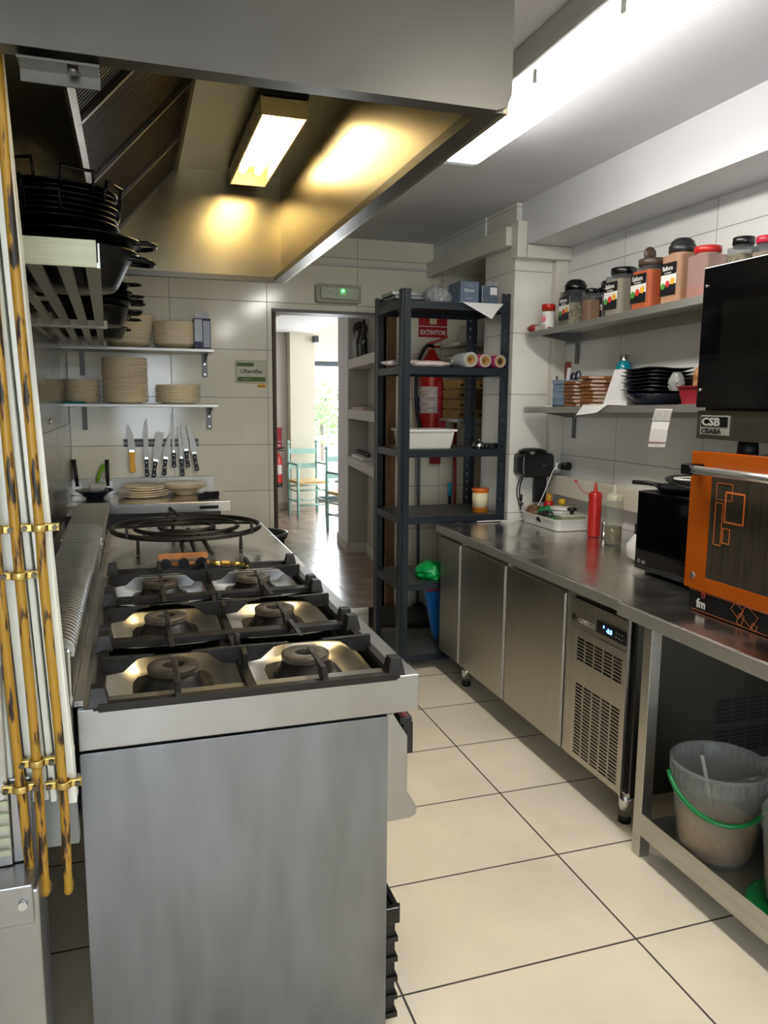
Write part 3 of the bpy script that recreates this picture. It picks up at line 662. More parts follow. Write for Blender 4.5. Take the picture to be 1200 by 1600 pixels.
# appliance at lower left corner
ap = thing('steel_appliance', 'stainless steel appliance with louvre slots at the lower left corner', 'appliance', (-.4, 1.66, 0))
obj('upper_body', MB().box(-.70, -.246, 1.49, 1.545, .676, 1.062), STEEL, ap, .003)
obj('lower_body', MB().box(-.70, -.196, 1.43, 1.545, 0, .657), STEELP, ap, .004)
obj('top_band', MB().box(-.71, -.205, 1.42, 1.545, .596, .674), STEELP, ap, .003)
obj('side_rail', MB().box(-.246, -.207, 1.497, 1.545, .676, .845), STEELP, ap, .003)
for k in range(5): obj('louvre', MB().rbox(-.338, -.246, 1.484, 1.491, .70+k*.0245, .711+k*.0245, .005, 3, 'Y'), mat('pale_louvre', 'B5BBA0', .4), ap)
for sx_, sz_, sy_ in ((-.258, .84, 1.482), (-.258, .821, 1.482), (-.222, .638, 1.412)): obj('screw', MB().cyl((sx_, sy_, sz_), (sx_, sy_+.008, sz_), .008), CHROME, ap)
obj('cable_hole', MB().cyl((-.268, 1.485, .90), (-.268, 1.4915, .90), .008), BLACK, ap)

# ---- pan rack
rk = thing('pan_rack', 'steel slatted pan rack on the left wall beneath the hood', 'rack', (-.2, 3.4, 1.84))
def RX(x, y): return x-.027*(y-1.94)
def slat(x0, x1, y0, y1, z0, z1):
    return MB().hexa([(RX(x0, y0), y0, z0), (RX(x1, y0), y0, z0), (RX(x1, y1), y1, z0), (RX(x0, y1), y1, z0), (RX(x0, y0), y0, z1), (RX(x1, y0), y0, z1), (RX(x1, y1), y1, z1), (RX(x0, y1), y1, z1)])
obj('end_rail', MB().box(-.36, -.065, 1.93, 1.94, 1.845, 1.905), mat('rack_end_aluminium', 'DDDDBA', .5, .1, .12, 6, (1, 1, 30)), rk, .001)
for x0, x1 in ((-.335, -.31), (-.27, -.245), (-.215, -.185), (-.15, -.12), (-.09, -.062)):
    obj('slat', slat(x0, x1, 1.94, 3.46, 1.845, 1.857), STEEL, rk)
    obj('slat', slat(x0, x1, 3.50, 4.72, 1.845, 1.857), STEEL, rk)
obj('cross_bar', MB().box(-.375, -.09, 3.465, 3.50, 1.835, 1.845).box(-.375, -.085, 3.461, 3.465, 1.835, 1.868), mat('bar_steel', (.30, .28, .24), .5, 1), rk)
obj('far_rail', MB().box(-.375, -.125, 4.72, 4.74, 1.835, 1.895), MATS['bar_steel'], rk)
obj('side_rail', slat(-.062, -.058, 1.94, 3.46, 1.845, 1.90), STEELD, rk)
# ---- pans
def pan_mesh(r, h, t=.003, n=40):
    return MB().lathe([(0, 0), (r*.80, 0), (r*.86, .006), (r, h), (r+.006, h+.001), (r+.006, h-.003), (r-.002, h-.003), (r*.85, .009), (r*.79, .004), (0, .004)], (0, 0, 0), n)
def mk_pan(name, r, h, label, group, handles=2, up=.0, hz_=.0, hl_=.045, hw=.05):
    t = thing(name, label, 'pan', (0, 0, 0), group)
    obj('bowl', pan_mesh(r, h), BLACKPAN, t)
    for k in range(handles):
        a = 2*PI*k/handles+.6; dx, dy = math.cos(a), math.sin(a); px_, py_ = -dy, dx
        pt = []
        for s_, o_, z in ((-1, .0, 0), (-1, hl_, up), (1, hl_, up), (1, .0, 0)):
            pt.append((dx*(r+o_)+px_*s_*hw, dy*(r+o_)+py_*s_*hw, h-.008+z))
        obj('handle', MB().tube(pt, .0048, 8, False, 1 if up == 0 else 0), BLACKPAN, t)
    return t
zz = 1.859
# two deep frying trays under the paella stack
dpn = thing('roasting_pan', 'deep black pan at the near end of the rack, under the paella pans', 'pan', (0, 0, 0), 'pans on the near end of the rack')
obj('bowl', MB().lathe([(0, 0), (.13, 0), (.14, .01), (.185, .10), (.20, .105), (.20, .10), (.185, .095), (.135, .012), (0, .006)], (0, 0, 0), 40), BLACKPAN, dpn)
obj('handle', MB().tube([(.15, -.05, .09), (.225, -.05, .085), (.245, 0, .08), (.225, .05, .085), (.15, .05, .09)], .008, 8, False, 1), BLACKPAN, dpn)
place(dpn, (-.165, 2.45, zz))
rp = thing('roasting_pan', 'wide shallow black pan with a looped lip directly under the paella stack', 'pan', (0, 0, 0), 'pans on the near end of the rack')
obj('bowl', pan_mesh(.205, .028), BLACKPAN, rp)
obj('handle', MB().tube([(.18, -.055, .024), (.235, -.055, .026), (.25, 0, .026), (.235, .055, .026), (.18, .055, .024)], .007, 8, False, 1), BLACKPAN, rp)
place(rp, (-.165, 2.45, zz+.106))
proto = mk_pan('paella_pan', .165, .03, '', 'paella pans stacked on the near end of the rack', 2, .052, 0, .012, .042)
for i in range(7):
    o = proto if i == 0 else dup(proto)
    lab = 'black paella pan, %s in the near rack stack' % ordn(i, 7)
    o['label'] = lab; place(o, (-.185+random.uniform(-.004, .004), 2.42, zz+.137+i*.0145), (0, 0, [.0, .9, -.5, .35, -1.05, -1.75, -2.6][i]))
# second group further along
proto = mk_pan('frying_pan', .175, .04, '', 'black pans stacked on the far part of the rack', 2, .0, 0, .06, .035)
for i in range(6):
    o = proto if i == 0 else dup(proto)
    o['label'] = 'black two-handled pan, %s in the far rack stack' % ordn(i, 6)
    place(o, (-.165+random.uniform(-.012, .012), 3.92+random.uniform(-.02, .02), zz+.042+i*.026), (random.uniform(-.03, .03), random.uniform(-.03, .03), random.uniform(-1.1, -.1)))
o = mk_pan('saucepan', .16, .075, 'deep brown-black two-handled pan under the stack of the far part of the rack', 'black pans stacked on the far part of the rack', 2, 0, 0, .055, .04)
place(o, (-.16, 3.62, zz), (0, 0, -.55))
o = mk_pan('saucepan', .17, .06, 'shallow dark pan at the far end of the rack', 'black pans stacked on the far part of the rack', 2, 0, 0, .02, .03)
place(o, (-.18, 4.38, zz), (0, 0, -.3))

# ================================================================== BACK COUNTER AND PLATES
bc = thing('back_counter', 'small stainless steel worktop with upstand against the far wall', 'worktop', (.08, 4.9, 0))
obj('top', MB().box(-.398, .545, 4.65, 5.185, .885, .945), STEELH, bc, .003)
obj('upstand', MB().box(-.398, .50, 5.178, 5.196, .945, 1.045), mat('upstand_steel', (.40, .39, .36), .45, 1, .08, 6), bc, .002)
obj('label_plate', MB().box(.36, .47, 4.644, 4.65, .902, .922), BLACK, bc)
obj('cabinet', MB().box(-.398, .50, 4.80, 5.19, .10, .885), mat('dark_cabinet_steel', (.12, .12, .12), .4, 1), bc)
for x in (-.37, .47):
    obj('leg', MB().box(x-.02, x+.02, 4.82, 4.86, 0, .10), STEEL, bc)
def wall_shelf(label, z, xr):
    t = thing('wall_shelf', label, 'shelf', (.05, 5.0, z), 'steel shelves on the far wall')
    obj('board', MB().box(-.398, xr, 4.90, 5.197, z-.018, z), mat('shelf_steel', (.62, .61, .58), .48, 1, .08, 6), t, .002)
    for x in (xr-.03,):
        b = obj('bracket', MB().prism([(x-.004, 5.197, z-.018), (x-.004, 4.95, z-.018), (x-.004, 4.95, z-.03), (x-.004, 5.18, z-.07), (x-.004, 5.197, z-.07)], (.004, 0, 0)).box(x-.02, x+.015, 5.19, 5.198, z-.165, z-.018), BRK, t)
        for dz in (.08, .145): obj('screw', MB().cyl((x-.002, 5.184, z-dz), (x-.002, 5.19, z-dz), .007), CHROME, b)
    b = obj('bracket', MB().box(-.30, -.27, 5.19, 5.198, z-.165, z-.018), BRK, t)
wall_shelf('upper stainless steel shelf on the far wall holding plates and a blue box', 1.853, .49)
wall_shelf('lower stainless steel shelf on the far wall holding three stacks of plates', 1.517, .51)
plate = obj('dinner_plate', MB().lathe([(0, .004), (.085, .004), (.092, .0), (.098, .006), (.1345, .0145), (.137, .0185), (.134, .0205), (.097, .011), (.08, .008), (0, .008)], (0, 0, 0), 40), PLATE)
plate_used = [False]
def plate_stack(x, y, z, n, where, dz=.0118, sc=1., jit=.002, drift=(0, 0), grp=None):
    for i in range(n):
        lab = 'cream plate, %s in %s' % (ordn(i, n), where)
        if not plate_used[0]: o = plate; plate_used[0] = True
        else: o = dup(plate)
        tag(o, lab, 'plate', grp or where)
        o.location = (x+random.uniform(-jit, jit)+drift[0]*i, y+random.uniform(-jit, jit)+drift[1]*i, z+i*dz)
        o.scale = (sc, sc, 1); o.rotation_euler = (0, 0, 0)
plate_stack(-.035, 5.05, 1.518, 22, 'the tall middle stack on the lower far shelf', .0122, .99, .003)
plate_stack(-.285, 5.05, 1.518, 11, 'the left stack on the lower far shelf', .0122, .75, .002)
plate_stack(.278, 5.05, 1.518, 9, 'the right stack on the lower far shelf', .0122, 1.0, .003)
plate_stack(.0, 5.06, 1.873, 13, 'the left stack on the upper far shelf', .0132, .92, .003, (.0022, 0))
plate_stack(.275, 5.05, 1.873, 12, 'the right stack on the upper far shelf', .0112, 1.0, .002)
for nm_, x, gr in (('left', .0, 0), ('right', .275, 0)):
    tag(obj('soup_plate', MB().lathe([(0, 0), (.06, 0), (.07, .002), (.125, .022), (.128, .025), (.12, .022), (0, .01)], (x, 5.055, 1.853), 40), CREAM), 'deep cream dish at the bottom of the %s stack on the upper far shelf' % nm_, 'plate')
tag(obj('cloth', MB().rbox(-.385, -.26, 4.905, 4.93, 1.518, 1.530, .004), mat('teal_cloth', '1E8C8C', .8)), 'folded teal cloth on the left end of the lower far shelf', 'cloth')
bb = thing('carton', 'dark blue and white printed carton at the right of the upper far shelf', 'box', (.43, 5.0, 1.853))
obj('side', MB().box(.378, .478, 4.95, 5.06, 1.853, 2.04), mat('navy_print', '1B2350', .5), bb)
obj('front_label', MB().box(.433, .473, 4.947, 4.951, 1.866, 2.025), mat('carton_text', 'B9BCC6', .7, 0, .35, 90, (1, 1, 2)), bb)
obj('side_label', MB().box(.381, .427, 4.947, 4.951, 1.90, 2.033), mat('carton_white', 'C9CCD0', .7, 0, .1, 40), bb)
obj('flap', MB().hexa([(.385, 4.96, 2.04), (.42, 4.955, 2.04), (.42, 4.957, 2.04), (.385, 4.963, 2.04), (.38, 4.93, 2.085), (.43, 4.93, 2.075), (.43, 4.933, 2.075), (.38, 4.933, 2.085)]).box(.43, .475, 5.055, 5.06, 2.04, 2.09), PAPER, bb)
# counter items
cnt = .946
plate_stack(.045, 4.97, cnt, 3, 'the wide left pile on the back counter', .0135, 1.13, .004)
plate_stack(.05, 4.97, cnt+.042, 2, 'the small upper left pile on the back counter', .013, .93, .004)
tag(obj('pasta_bowl', MB().lathe([(0, .002), (.05, .002), (.055, 0), (.06, .008), (.12, .048), (.137, .054), (.137, .058), (.118, .054), (.05, .016), (0, .014)], (.30, 5.03, cnt), 40), CREAM), 'cream wide-rimmed bowl under the right pile of plates on the back counter', 'bowl')
plate_stack(.30, 5.03, cnt+.046, 2, 'the right pile on the back counter', .012, 1.0, .003)
tag(obj('bowl', MB().lathe([(0, .002), (.045, .002), (.05, 0), (.06, .012), (.105, .045), (.115, .052), (.11, .052), (.05, .02), (0, .016)], (-.235, 4.97, cnt), 32), NAVY), 'dark navy stoneware bowl at the left of the back counter', 'bowl')
dsh = MB().hexa([(-.255, 4.93, cnt+.052), (-.185, 4.93, cnt+.052), (-.185, 5.0, cnt+.052), (-.255, 5.0, cnt+.052), (-.27, 4.915, cnt+.072), (-.17, 4.915, cnt+.072), (-.17, 5.015, cnt+.072), (-.27, 5.015, cnt+.072)])
ds = tag(obj('square_dish', dsh, WHITE), 'white square dish, lower of two in the navy bowl', 'dish', 'square dishes'); 
dup(ds, ds.location+Vector((.003, 0, .017)), (0, 0, .1), 'white square dish, upper of two in the navy bowl')
ks = thing('knife_sheath', 'black knife sheath lying at the right end of the back counter', 'sheath', (.45, 4.85, cnt))
obj('sleeve', MB().hexa([(.37, 4.78, cnt), (.50, 4.86, cnt), (.49, 4.885, cnt), (.36, 4.82, cnt), (.37, 4.785, cnt+.03), (.50, 4.86, cnt+.035), (.49, 4.88, cnt+.035), (.36, 4.815, cnt+.03)]), BLACKM, ks, .005)
obj('clip', MB().bar((.40, 4.815, cnt+.034), (.43, 4.833, cnt+.035), .01, .006), BLACK, ks)
ut = [('black spoon handle leaning by the left end of the upstand', -.345, (-.36, .13), BLACKM, .0),
      ('green and black peeler handle standing between two black handles', -.235, (-.185, .095), mat('lime_plastic', '7FB31E', .4), .0),
      ('black rounded handle standing right of the green one', -.165, (-.165, .125), BLACKM, .0)]
for lab, x, (xt, h), m_, q in ut:
    t = thing('utensil', lab, 'utensil', (x, 5.15, 1.0), 'utensils standing at the upstand')
    obj('handle', MB().tube([(x, 5.165, 1.0), (x+(xt-x)*.4, 5.166, 1.04+h*.3), (xt, 5.166, 1.04+h), ], [.012, .011, .013], 10), m_, t)
    obj('head', MB().rbox(x-.028, x+.028, 5.16, 5.168, cnt, 1.03, .01, 3, 'Y'), STEEL, t)
# magnetic strip and knives
ms = thing('knife_strip', 'steel magnetic knife strip on the far wall', 'knife rack', (.17, 5.19, 1.26))
obj('bar', MB().box(-.06, .405, 5.178, 5.198, 1.243, 1.293), BRK, ms)
obj('groove', MB().box(-.058, .403, 5.1765, 5.178, 1.247, 1.256).box(-.058, .403, 5.1765, 5.178, 1.279, 1.288), BLACKM, ms)
BLADE = mat('knife_blade', (.34, .33, .30), .45, 1, .1, 20)
YH = mat('yellow_handle', 'F5B80C', .4)
# (label, heel x, heel z, blade length, tilt, width, blade style, handle len, handle mat)
def knife(label, x, z, L_, tilt, wd, style, hl, hm, big=False):
    t = thing('kitchen_knife', label, 'knife', (0, 0, 0), 'knives on the magnetic strip')
    if style == 'chef': pts = [(-wd*.5, 0), (wd*.5, 0), (wd*.5, L_*.2), (wd*.25, L_*.62), (-wd*.25, L_*.97), (-wd*.5, L_)]
    elif style == 'chefR': pts = [(-wd*.5, 0), (wd*.5, 0), (wd*.5, L_*.95), (wd*.45, L_), (wd*.1, L_*.8), (-wd*.35, L_*.35)]
    elif style == 'cleaver': pts = [(-wd*.5, 0), (wd*.5, 0), (wd*.6, L_), (-wd*.45, L_*.98)]
    elif style == 'curve': pts = [(-wd*.5, 0), (wd*.5, 0), (wd*.5, L_*.7), (wd*.35, L_), (-wd*.1, L_*.88), (-wd*.5, L_*.55)]
    else: pts = [(-wd*.5, 0), (wd*.5, 0), (wd*.5, L_*.92), (0, L_), (-wd*.5, L_*.94)]
    obj('blade', MB().prism([(a, -.001, b) for a, b in pts], (0, .002, 0)), BLADE, t)
    obj('bolster', MB().box(-wd*.32, wd*.32, -.006, .006, -.012, .004), CHROME, t)
    w2 = .013 if not big else .02
    h = obj('handle', MB().prism([(-w2, -.008, -.01), (w2, -.008, -.01), (w2*.8, -.008, -hl*.5), (w2*1.15, -.008, -hl*.93), (w2*.4, -.008, -hl), (-w2*.9, -.008, -hl*.97), (-w2*.8, -.008, -hl*.5)], (0, .016, 0)), hm, t, .004)
    if hm is not YH:
        for q in (.25, .55, .85): obj('rivet', MB().cyl((0, -.0095, -hl*q), (0, -.008, -hl*q), .0028, None, 8), CHROME, h)
    t.location = (x, 5.168, z); t.rotation_euler = (0, tilt, 0); return t
knife('yellow-handled chef knife, first from the left on the magnetic strip', -.013, 1.222, .165, 0, .044, 'chef', .145, YH, True)
knife('black-handled carving knife with narrow upswept blade, second from the left', .075, 1.175, .255, .0, .03, 'curve', .125, BLACKM)
knife('black-handled cleaver-like knife tilted right, third from the left', .133, 1.16, .18, .16, .046, 'cleaver', .115, BLACKM)
knife('black-handled chef knife with broad triangular blade, fourth from the left', .195, 1.175, .175, .12, .044, 'chefR', .12, BLACKM)
knife('long straight slicing knife with black handle, fifth from the left', .246, 1.215, .25, 0, .017, 'flat', .11, BLACKM)
knife('black-handled knife with narrow blade, fourth from the right', .293, 1.175, .20, -.03, .027, 'chef', .125, BLACKM)
knife('black-handled knife with rivet-free dark grip, second from the right', .325, 1.225, .165, -.07, .04, 'chef', .12, BLACKM)
knife('black-handled chef knife tilted left, first from the right', .375, 1.205, .185, -.12, .042, 'chef', .125, BLACKM)
# certificate and stickers
cf = thing('certificate', 'framed cream and green pest control certificate on the far wall', 'certificate', (.76, 5.19, 1.66))
obj('frame', MB().box(.655, .862, 5.192, 5.199, 1.655, 1.805), mat('cert_frame', 'B5AE86', .5), cf)
obj('sheet', MB().box(.665, .852, 5.19, 5.192, 1.663, 1.797), mat('cert_paper', 'C6C5AE', .6), cf)
obj('green_band', MB().box(.665, .775, 5.1885, 5.19, 1.765, 1.79).box(.668, .85, 5.1885, 5.19, 1.667, 1.697), mat('cert_green', '4E6124', .6), cf)
text('Remifles', .035, (.712, 5.1885, 1.722), (1, 0, 0), (0, 0, 1), BLACKM, cf, 'lettering', .0005, 'LEFT', 1, .0008)
obj('logo', MB().lathe([(.009, 0), (.013, 0), (.013, -.002), (.009, -.002)], (.697, 5.19, 1.733), 16, 'Y', True), mat('cert_logo', '5b5a2c', .6), cf)
text('SERVICIO', .014, (.70, 5.1880, 1.676), (1, 0, 0), (0, 0, 1), mat('cert_pale', 'A9B083', .6), cf, 'small_print')
obj('diamond_outline', MB().bar((.69, 5.1885, 1.74), (.76, 5.1885, 1.765), .002, .001).bar((.69, 5.1885, 1.722), (.76, 5.1885, 1.70), .002, .001), mat('cert_grey', '9a9a86', .6), cf)
ys = tag(obj('sticker', MB().box(.80, .855, 5.196, 5.199, 1.628, 1.65), mat('yellow_sticker', 'D79A12', .5)), 'small yellow sticker on the far wall under the certificate', 'sticker')
text('ZONA', .013, (.806, 5.1955, 1.634), (1, 0, 0), (0, 0, 1), mat('brown_print', '7a4a0a', .6), ys, 'lettering')
# waste bucket behind the cooker by the doorway
wb = thing('waste_bucket', 'dark grey bucket on the floor left of the doorway behind the cooker', 'bucket', (.78, 4.9, 0))
obj('tub', MB().lathe([(0, 0), (.11, 0), (.12, .01), (.150, .66), (.165, .67), (.165, .70), (.155, .70), (.15, .68), (.14, .66), (.11, .02), (0, .02)], (.76, 4.88, 0), 32), mat('dark_grey_plastic', '2a2f2d', .4), wb)
obj('rim', MB().lathe([(.155, .69), (.172, .69), (.172, .705), (.155, .705)], (.76, 4.88, 0), 32, 'Z', True), mat('rim_grey', '4a504e', .35), wb)
#PART2
# ================================================================== SHELVING UNIT
su = thing('shelving_unit', 'tall slate-grey metal shelving unit with six boards beside the doorway', 'shelving unit', (1.72, 4.24, 0))
sx0, sx1, sy0, sy1, st = 1.395, 2.037, 4.0, 4.48, 2.145
def post(x, y, fx, fy, holes):
    # L profile: corner at (x, y), flanges run fx in x and fy in y
    t_ = .003; L_ = .052; mb = MB()
    def strip(a0, a1, z0, z1, along):
        if along == 'x': mb.box(min(x+fx*a0, x+fx*a1), max(x+fx*a0, x+fx*a1), min(y, y+fy*t_), max(y, y+fy*t_), z0, z1)
        else: mb.box(min(x, x+fx*t_), max(x, x+fx*t_), min(y+fy*a0, y+fy*a1), max(y+fy*a0, y+fy*a1), z0, z1)
    for al in 'xy':
        if holes:
            strip(0, .020, 0, st, al); strip(.030, L_, 0, st, al)
            z = .0
            while z < st: strip(.020, .030, z, min(st, z+.034), al); z += .05
        else:
            strip(0, L_, 0, st, al)
            strip(.012, .015, 0, st, al)
    if not holes:
        mb.box(x-.002 if fx > 0 else x-.006, x+.006 if fx > 0 else x+.002, y-.003, y+.003, 0, st)
    return mb
for (x, y, fx, fy, h) in ((sx0, sy0, 1, 1, False), (sx0, sy1, 1, -1, False), (sx1, sy0, -1, 1, True), (sx1, sy1, -1, -1, True)):
    obj('post', post(x, y, fx, fy, h), SLATE, su)
WORN = mat('worn_shelf_board', '4a4d4c', .35, .3, .35, 9)
for z in (2.085, 1.735, 1.278, .903, .52, .10):
    b = obj('board', MB().box(sx0+.004, sx1-.004, sy0+.004, sy1-.004, z-.008, z), SLATE if z > 1.3 else WORN, su)
    obj('board_lip', MB().box(sx0+.003, sx1-.003, sy0+.003, sy0+.006, z-.040, z-.001).box(sx0+.003, sx1-.003, sy1-.006, sy1-.003, z-.040, z-.001).box(sx0+.003, sx0+.006, sy0+.006, sy1-.006, z-.04, z-.001).box(sx1-.006, sx1-.003, sy0+.006, sy1-.006, z-.04, z-.001), SLATE, b)
text('Ricky', .03, (1.80, sy1-.04, 2.05), (1, 0, 0), (0, 0, 1), mat('faint_print', '3c444c', .4), su, 'lettering')
# on top
bx = thing('carton', 'grey-blue small carton with white print on top of the shelving unit', 'box', (1.80, 4.1, 2.086))
obj('body', MB().box(1.745, 1.855, 4.03, 4.20, 2.086, 2.205), mat('greyblue_carton', '5F6D7E', .6), bx)
text('Elastar', .024, (1.768, 4.0295, 2.15), (1, 0, 0), (0, 0, 1), WHITE, bx, 'lettering')
text('collection', .010, (1.777, 4.0295, 2.112), (1, 0, 0), (0, 0, 1), WHITE, bx, 'small_print')
obj('roof_mark', MB().tube([(1.785, 4.029, 2.176), (1.80, 4.029, 2.188), (1.82, 4.029, 2.176)], .0012, 5), WHITE, bx)
CRUMP = mat('crumpled_clear_bag', 'B9BBBB', .15, 0, .3, 18, (1, 1, 1), .9, 0, 0, .5)
def bag(name, label, cat, c, r, m, sc=(1, 1, .6), seed=3, parent=None):
    rnd = random.Random(seed); bm = bmesh.new(); bmesh.ops.create_icosphere(bm, subdivisions=4, radius=1)
    ph = [(Vector((rnd.gauss(0, 1), rnd.gauss(0, 1), rnd.gauss(0, 1)))*3.5, rnd.random()*6) for _ in range(12)]
    mb = MB(); vs = []
    for v in bm.verts:
        k = 1+sum(.07*abs(math.sin(v.co.dot(a)*1.3+b)) for a, b in ph)-.42
        p = Vector((v.co.x*sc[0]*k, v.co.y*sc[1]*k, v.co.z*sc[2]*k))*r
        vs.append(Vector(c)+p)
    zmin = c[2]-r*sc[2]*.8
    for p in vs: p.z = max(p.z, zmin)
    mb.add(vs, [[v.index for v in f.verts] for f in bm.faces], True); bm.free()
    o = obj(name, mb, m, parent)
    if parent is None: tag(o, label, cat)
    return o
bag('plastic_bag', 'crumpled clear plastic bag left of the grey-blue carton on the shelving unit', 'bag', (1.67, 4.17, 2.13), .075, CRUMP, (.95, .8, .75), 5)
ct2 = thing('wrapped_carton', 'film-wrapped grey packet with white label at the right top of the shelving unit', 'packet', (1.93, 4.1, 2.086))
obj('body', MB().box(1.88, 1.98, 4.04, 4.18, 2.086, 2.19), mat('grey_packet', '4E5A66', .25, 0, .3, 20), ct2, .004)
obj('label_sticker', MB().box(1.93, 1.972, 4.038, 4.04, 2.14, 2.18), PAPER, ct2)
obj('film_tail', MB().prism([(1.90, 4.06, 2.19), (1.975, 4.06, 2.19), (1.985, 4.05, 2.215), (1.95, 4.055, 2.205), (1.93, 4.05, 2.225), (1.92, 4.06, 2.205)], (0, .004, 0)), CRUMP, ct2)
for i, (x0, x1, y0, z, h, m_, lab) in enumerate(((1.44, 1.66, 4.12, 2.086, .012, mat('cream_pad', 'B9B09A', .7), 'beige notepad lying at the front on top of the shelving unit'),
        (1.43, 1.64, 4.22, 2.120, .018, mat('grey_folder', '8c8f8f', .3, .3), 'grey folder in the pile on top of the shelving unit'),
        (1.42, 1.62, 4.24, 2.142, .022, mat('silver_laptop', 'A9ABAD', .25, .6), 'silver flat device, topmost of the pile on the shelving unit'),
        (1.40, 1.62, 4.25, 2.087, .03, BLACKM, 'black flat box at the bottom of the pile on the shelving unit'))):
    tag(obj('folder' if i else 'notepad', MB().box(x0, x1, y0, y0+.2, z, z+h), m_, None, .002), lab, 'folder' if i else 'notepad')
ps = MB()
pts = []
n = 10
for k in range(n+1):
    t_ = k/n; yy = 4.16-.18*t_ if t_ < .9 else 3.985; 
    pts.append(t_)
tag(obj('paper_sheet', MB().add([(1.70, 4.1, 2.0875), (1.94, 4.1, 2.0875), (1.99, 3.99, 2.0865), (1.74, 3.99, 2.0865), (1.945, 3.975, 2.045), (1.91, 3.968, 2.00)], [(0, 1, 2, 3), (3, 2, 4), (3, 4, 5)]), PAPER, None, 0, None, 0, .001), 'printed paper sheet hanging over the front edge of the top board', 'paper')
# second board: film rolls and sachets
for i, (x, lab, m_) in enumerate(((1.798, 'roll of clear kitchen film, leftmost of three on the second board', mat('foil_roll', 'B9BBBB', .15, .4, .2, 20)), (1.886, 'roll with pink wrapping, middle of three on the second board', mat('pink_film', '8E3A5A', .25, 0, .3, 25)), (1.978, 'roll with pink wrapping, rightmost of three on the second board', mat('pink_film2', '8A3550', .25, 0, .3, 25)))):
    t = thing('film_roll', lab, 'roll', (x, 4.0, 1.736), 'film rolls on the second board')
    r = (.042, .038, .036)[i]; zc = 1.7365+r
    obj('film', MB().lathe([(.022, 0), (r, 0), (r, .32), (.022, .32)], (x, 3.985, zc), 28, 'Y', True), m_, t)
    obj('cardboard_core', MB().lathe([(.020, -.004), (.026, -.004), (.026, .325), (.020, .325)], (x, 3.985, zc), 24, 'Y', True), CARD, t)
    obj('film_edge', MB().lathe([(.0265, -.001), (r-.002, -.001), (r-.002, .001), (.0265, .001)], (x, 3.985, zc), 28, 'Y', True), mat('film_end', 'A9A79C', .4), t)
for i in range(3):
    t = thing('sachet_pack', ['white and pink plastic sachet pack nearest the front of the second board', 'white plastic sachet pack behind the front one on the second board', 'pale plastic sachet pack by the left post on the second board'][i], 'packet', (1.5, 4.1, 1.736))
    bag('pouch', '', '', (1.52+.07*(i == 0)-.05*(i == 2), 4.07+i*.07, 1.752+.004*i), .11, mat('sachet_film', 'C9B9B4', .3, 0, .25, 20, (1, 1, 1), .5), (.95, .35, .16), 11+i, t)
    obj('print', MB().box(1.53-.05*(i == 2), 1.58-.05*(i == 2), 4.06+i*.07, 4.09+i*.07, 1.764+.006*i, 1.7675+.006*i), mat('red_print', 'B0443A', .5), t)
# third board
tb = thing('plastic_tub', 'white rectangular plastic tub with a lid rim on the third board', 'tub', (1.58, 4.15, 1.279))
obj('tub', MB().hexa([(1.455, 4.05, 1.279), (1.715, 4.05, 1.279), (1.715, 4.25, 1.279), (1.455, 4.25, 1.279), (1.44, 4.035, 1.38), (1.735, 4.035, 1.38), (1.735, 4.265, 1.38), (1.44, 4.265, 1.38)]), mat('tub_white', 'CBC8BE', .35, 0, .06, 6), tb, .01)
obj('rim', MB().box(1.43, 1.745, 4.025, 4.275, 1.378, 1.392), WHITE, tb, .004)
bl = thing('counter_bell', 'chrome counter bell on the third board', 'bell', (1.895, 4.06, 1.279))
obj('base', MB().lathe([(0, 0), (.043, 0), (.043, .008), (.03, .014), (0, .014)], (1.895, 4.06, 1.279), 24), BLACK, bl)
obj('dome', MB().lathe([(.038, .014), (.038, .02), (.03, .036), (.015, .044), (0, .046)], (1.895, 4.06, 1.279), 24), CHROME, bl)
obj('button', MB().cyl((1.895, 4.06, 1.325), (1.895, 4.06, 1.336), .005), CHROME, bl)
tag(obj('card_reader', MB().rbox(1.945, 2.025, 4.02, 4.12, 1.279, 1.311, .01), BLACK, None, .004), 'small black oblong case right of the bell on the third board', 'case')
# fourth board
cn = thing('food_can', 'orange and white tin on the board level with the steel counter', 'tin', (1.93, 4.1, .904))
obj('body', MB().cyl((1.93, 4.1, .904), (1.93, 4.1, 1.03), .047, None, 28), mat('can_orange', 'D9822B', .35), cn)
obj('label_band', MB().cyl((1.93, 4.1, .935), (1.93, 4.1, 1.018), .0475, None, 28), mat('can_label', 'D8CDA8', .5, 0, .22, 50, (1, 1, 2)), cn)
obj('lid', MB().lathe([(0, 1.045), (.05, 1.045), (.051, 1.03), (.047, 1.028)], (1.93, 4.1, 0), 28), mat('orange_lid', 'C8641E', .4), cn)
# fifth board + floor things
bag('green_bag', 'crumpled bright green plastic bag on the fifth board', 'bag', (1.66, 4.13, .56), .11, GREENF, (.95, .8, .5), 8)
dpan = thing('dustpan', 'blue dustpan with red edge standing on the lowest board', 'dustpan', (1.62, 4.2, .105))
obj('pan', MB().prism([(1.635, 4.2, .42), (1.86, 4.2, .42), (1.76, 4.2, .16), (1.695, 4.2, .13)], (0, .05, 0)), mat('blue_plastic', '1F6FB5', .35), dpan, .004)
obj('edge', MB().box(1.635, 1.86, 4.19, 4.26, .42, .445), RED, dpan)
obj('foot', MB().cyl((1.71, 4.22, .101), (1.71, 4.22, .16), .012), mat('blue_plastic2', '1F6FB5', .35), dpan)
tag(obj('floor_mat_roll', MB().cyl((1.5, 4.93, .07), (1.95, 4.8, .07), .07, None, 20), mat('dark_mat', '3A352C', .9, 0, .5, 25, (1, 1, 1), 1)), 'rolled dark floor mat lying behind the shelving unit', 'mat')

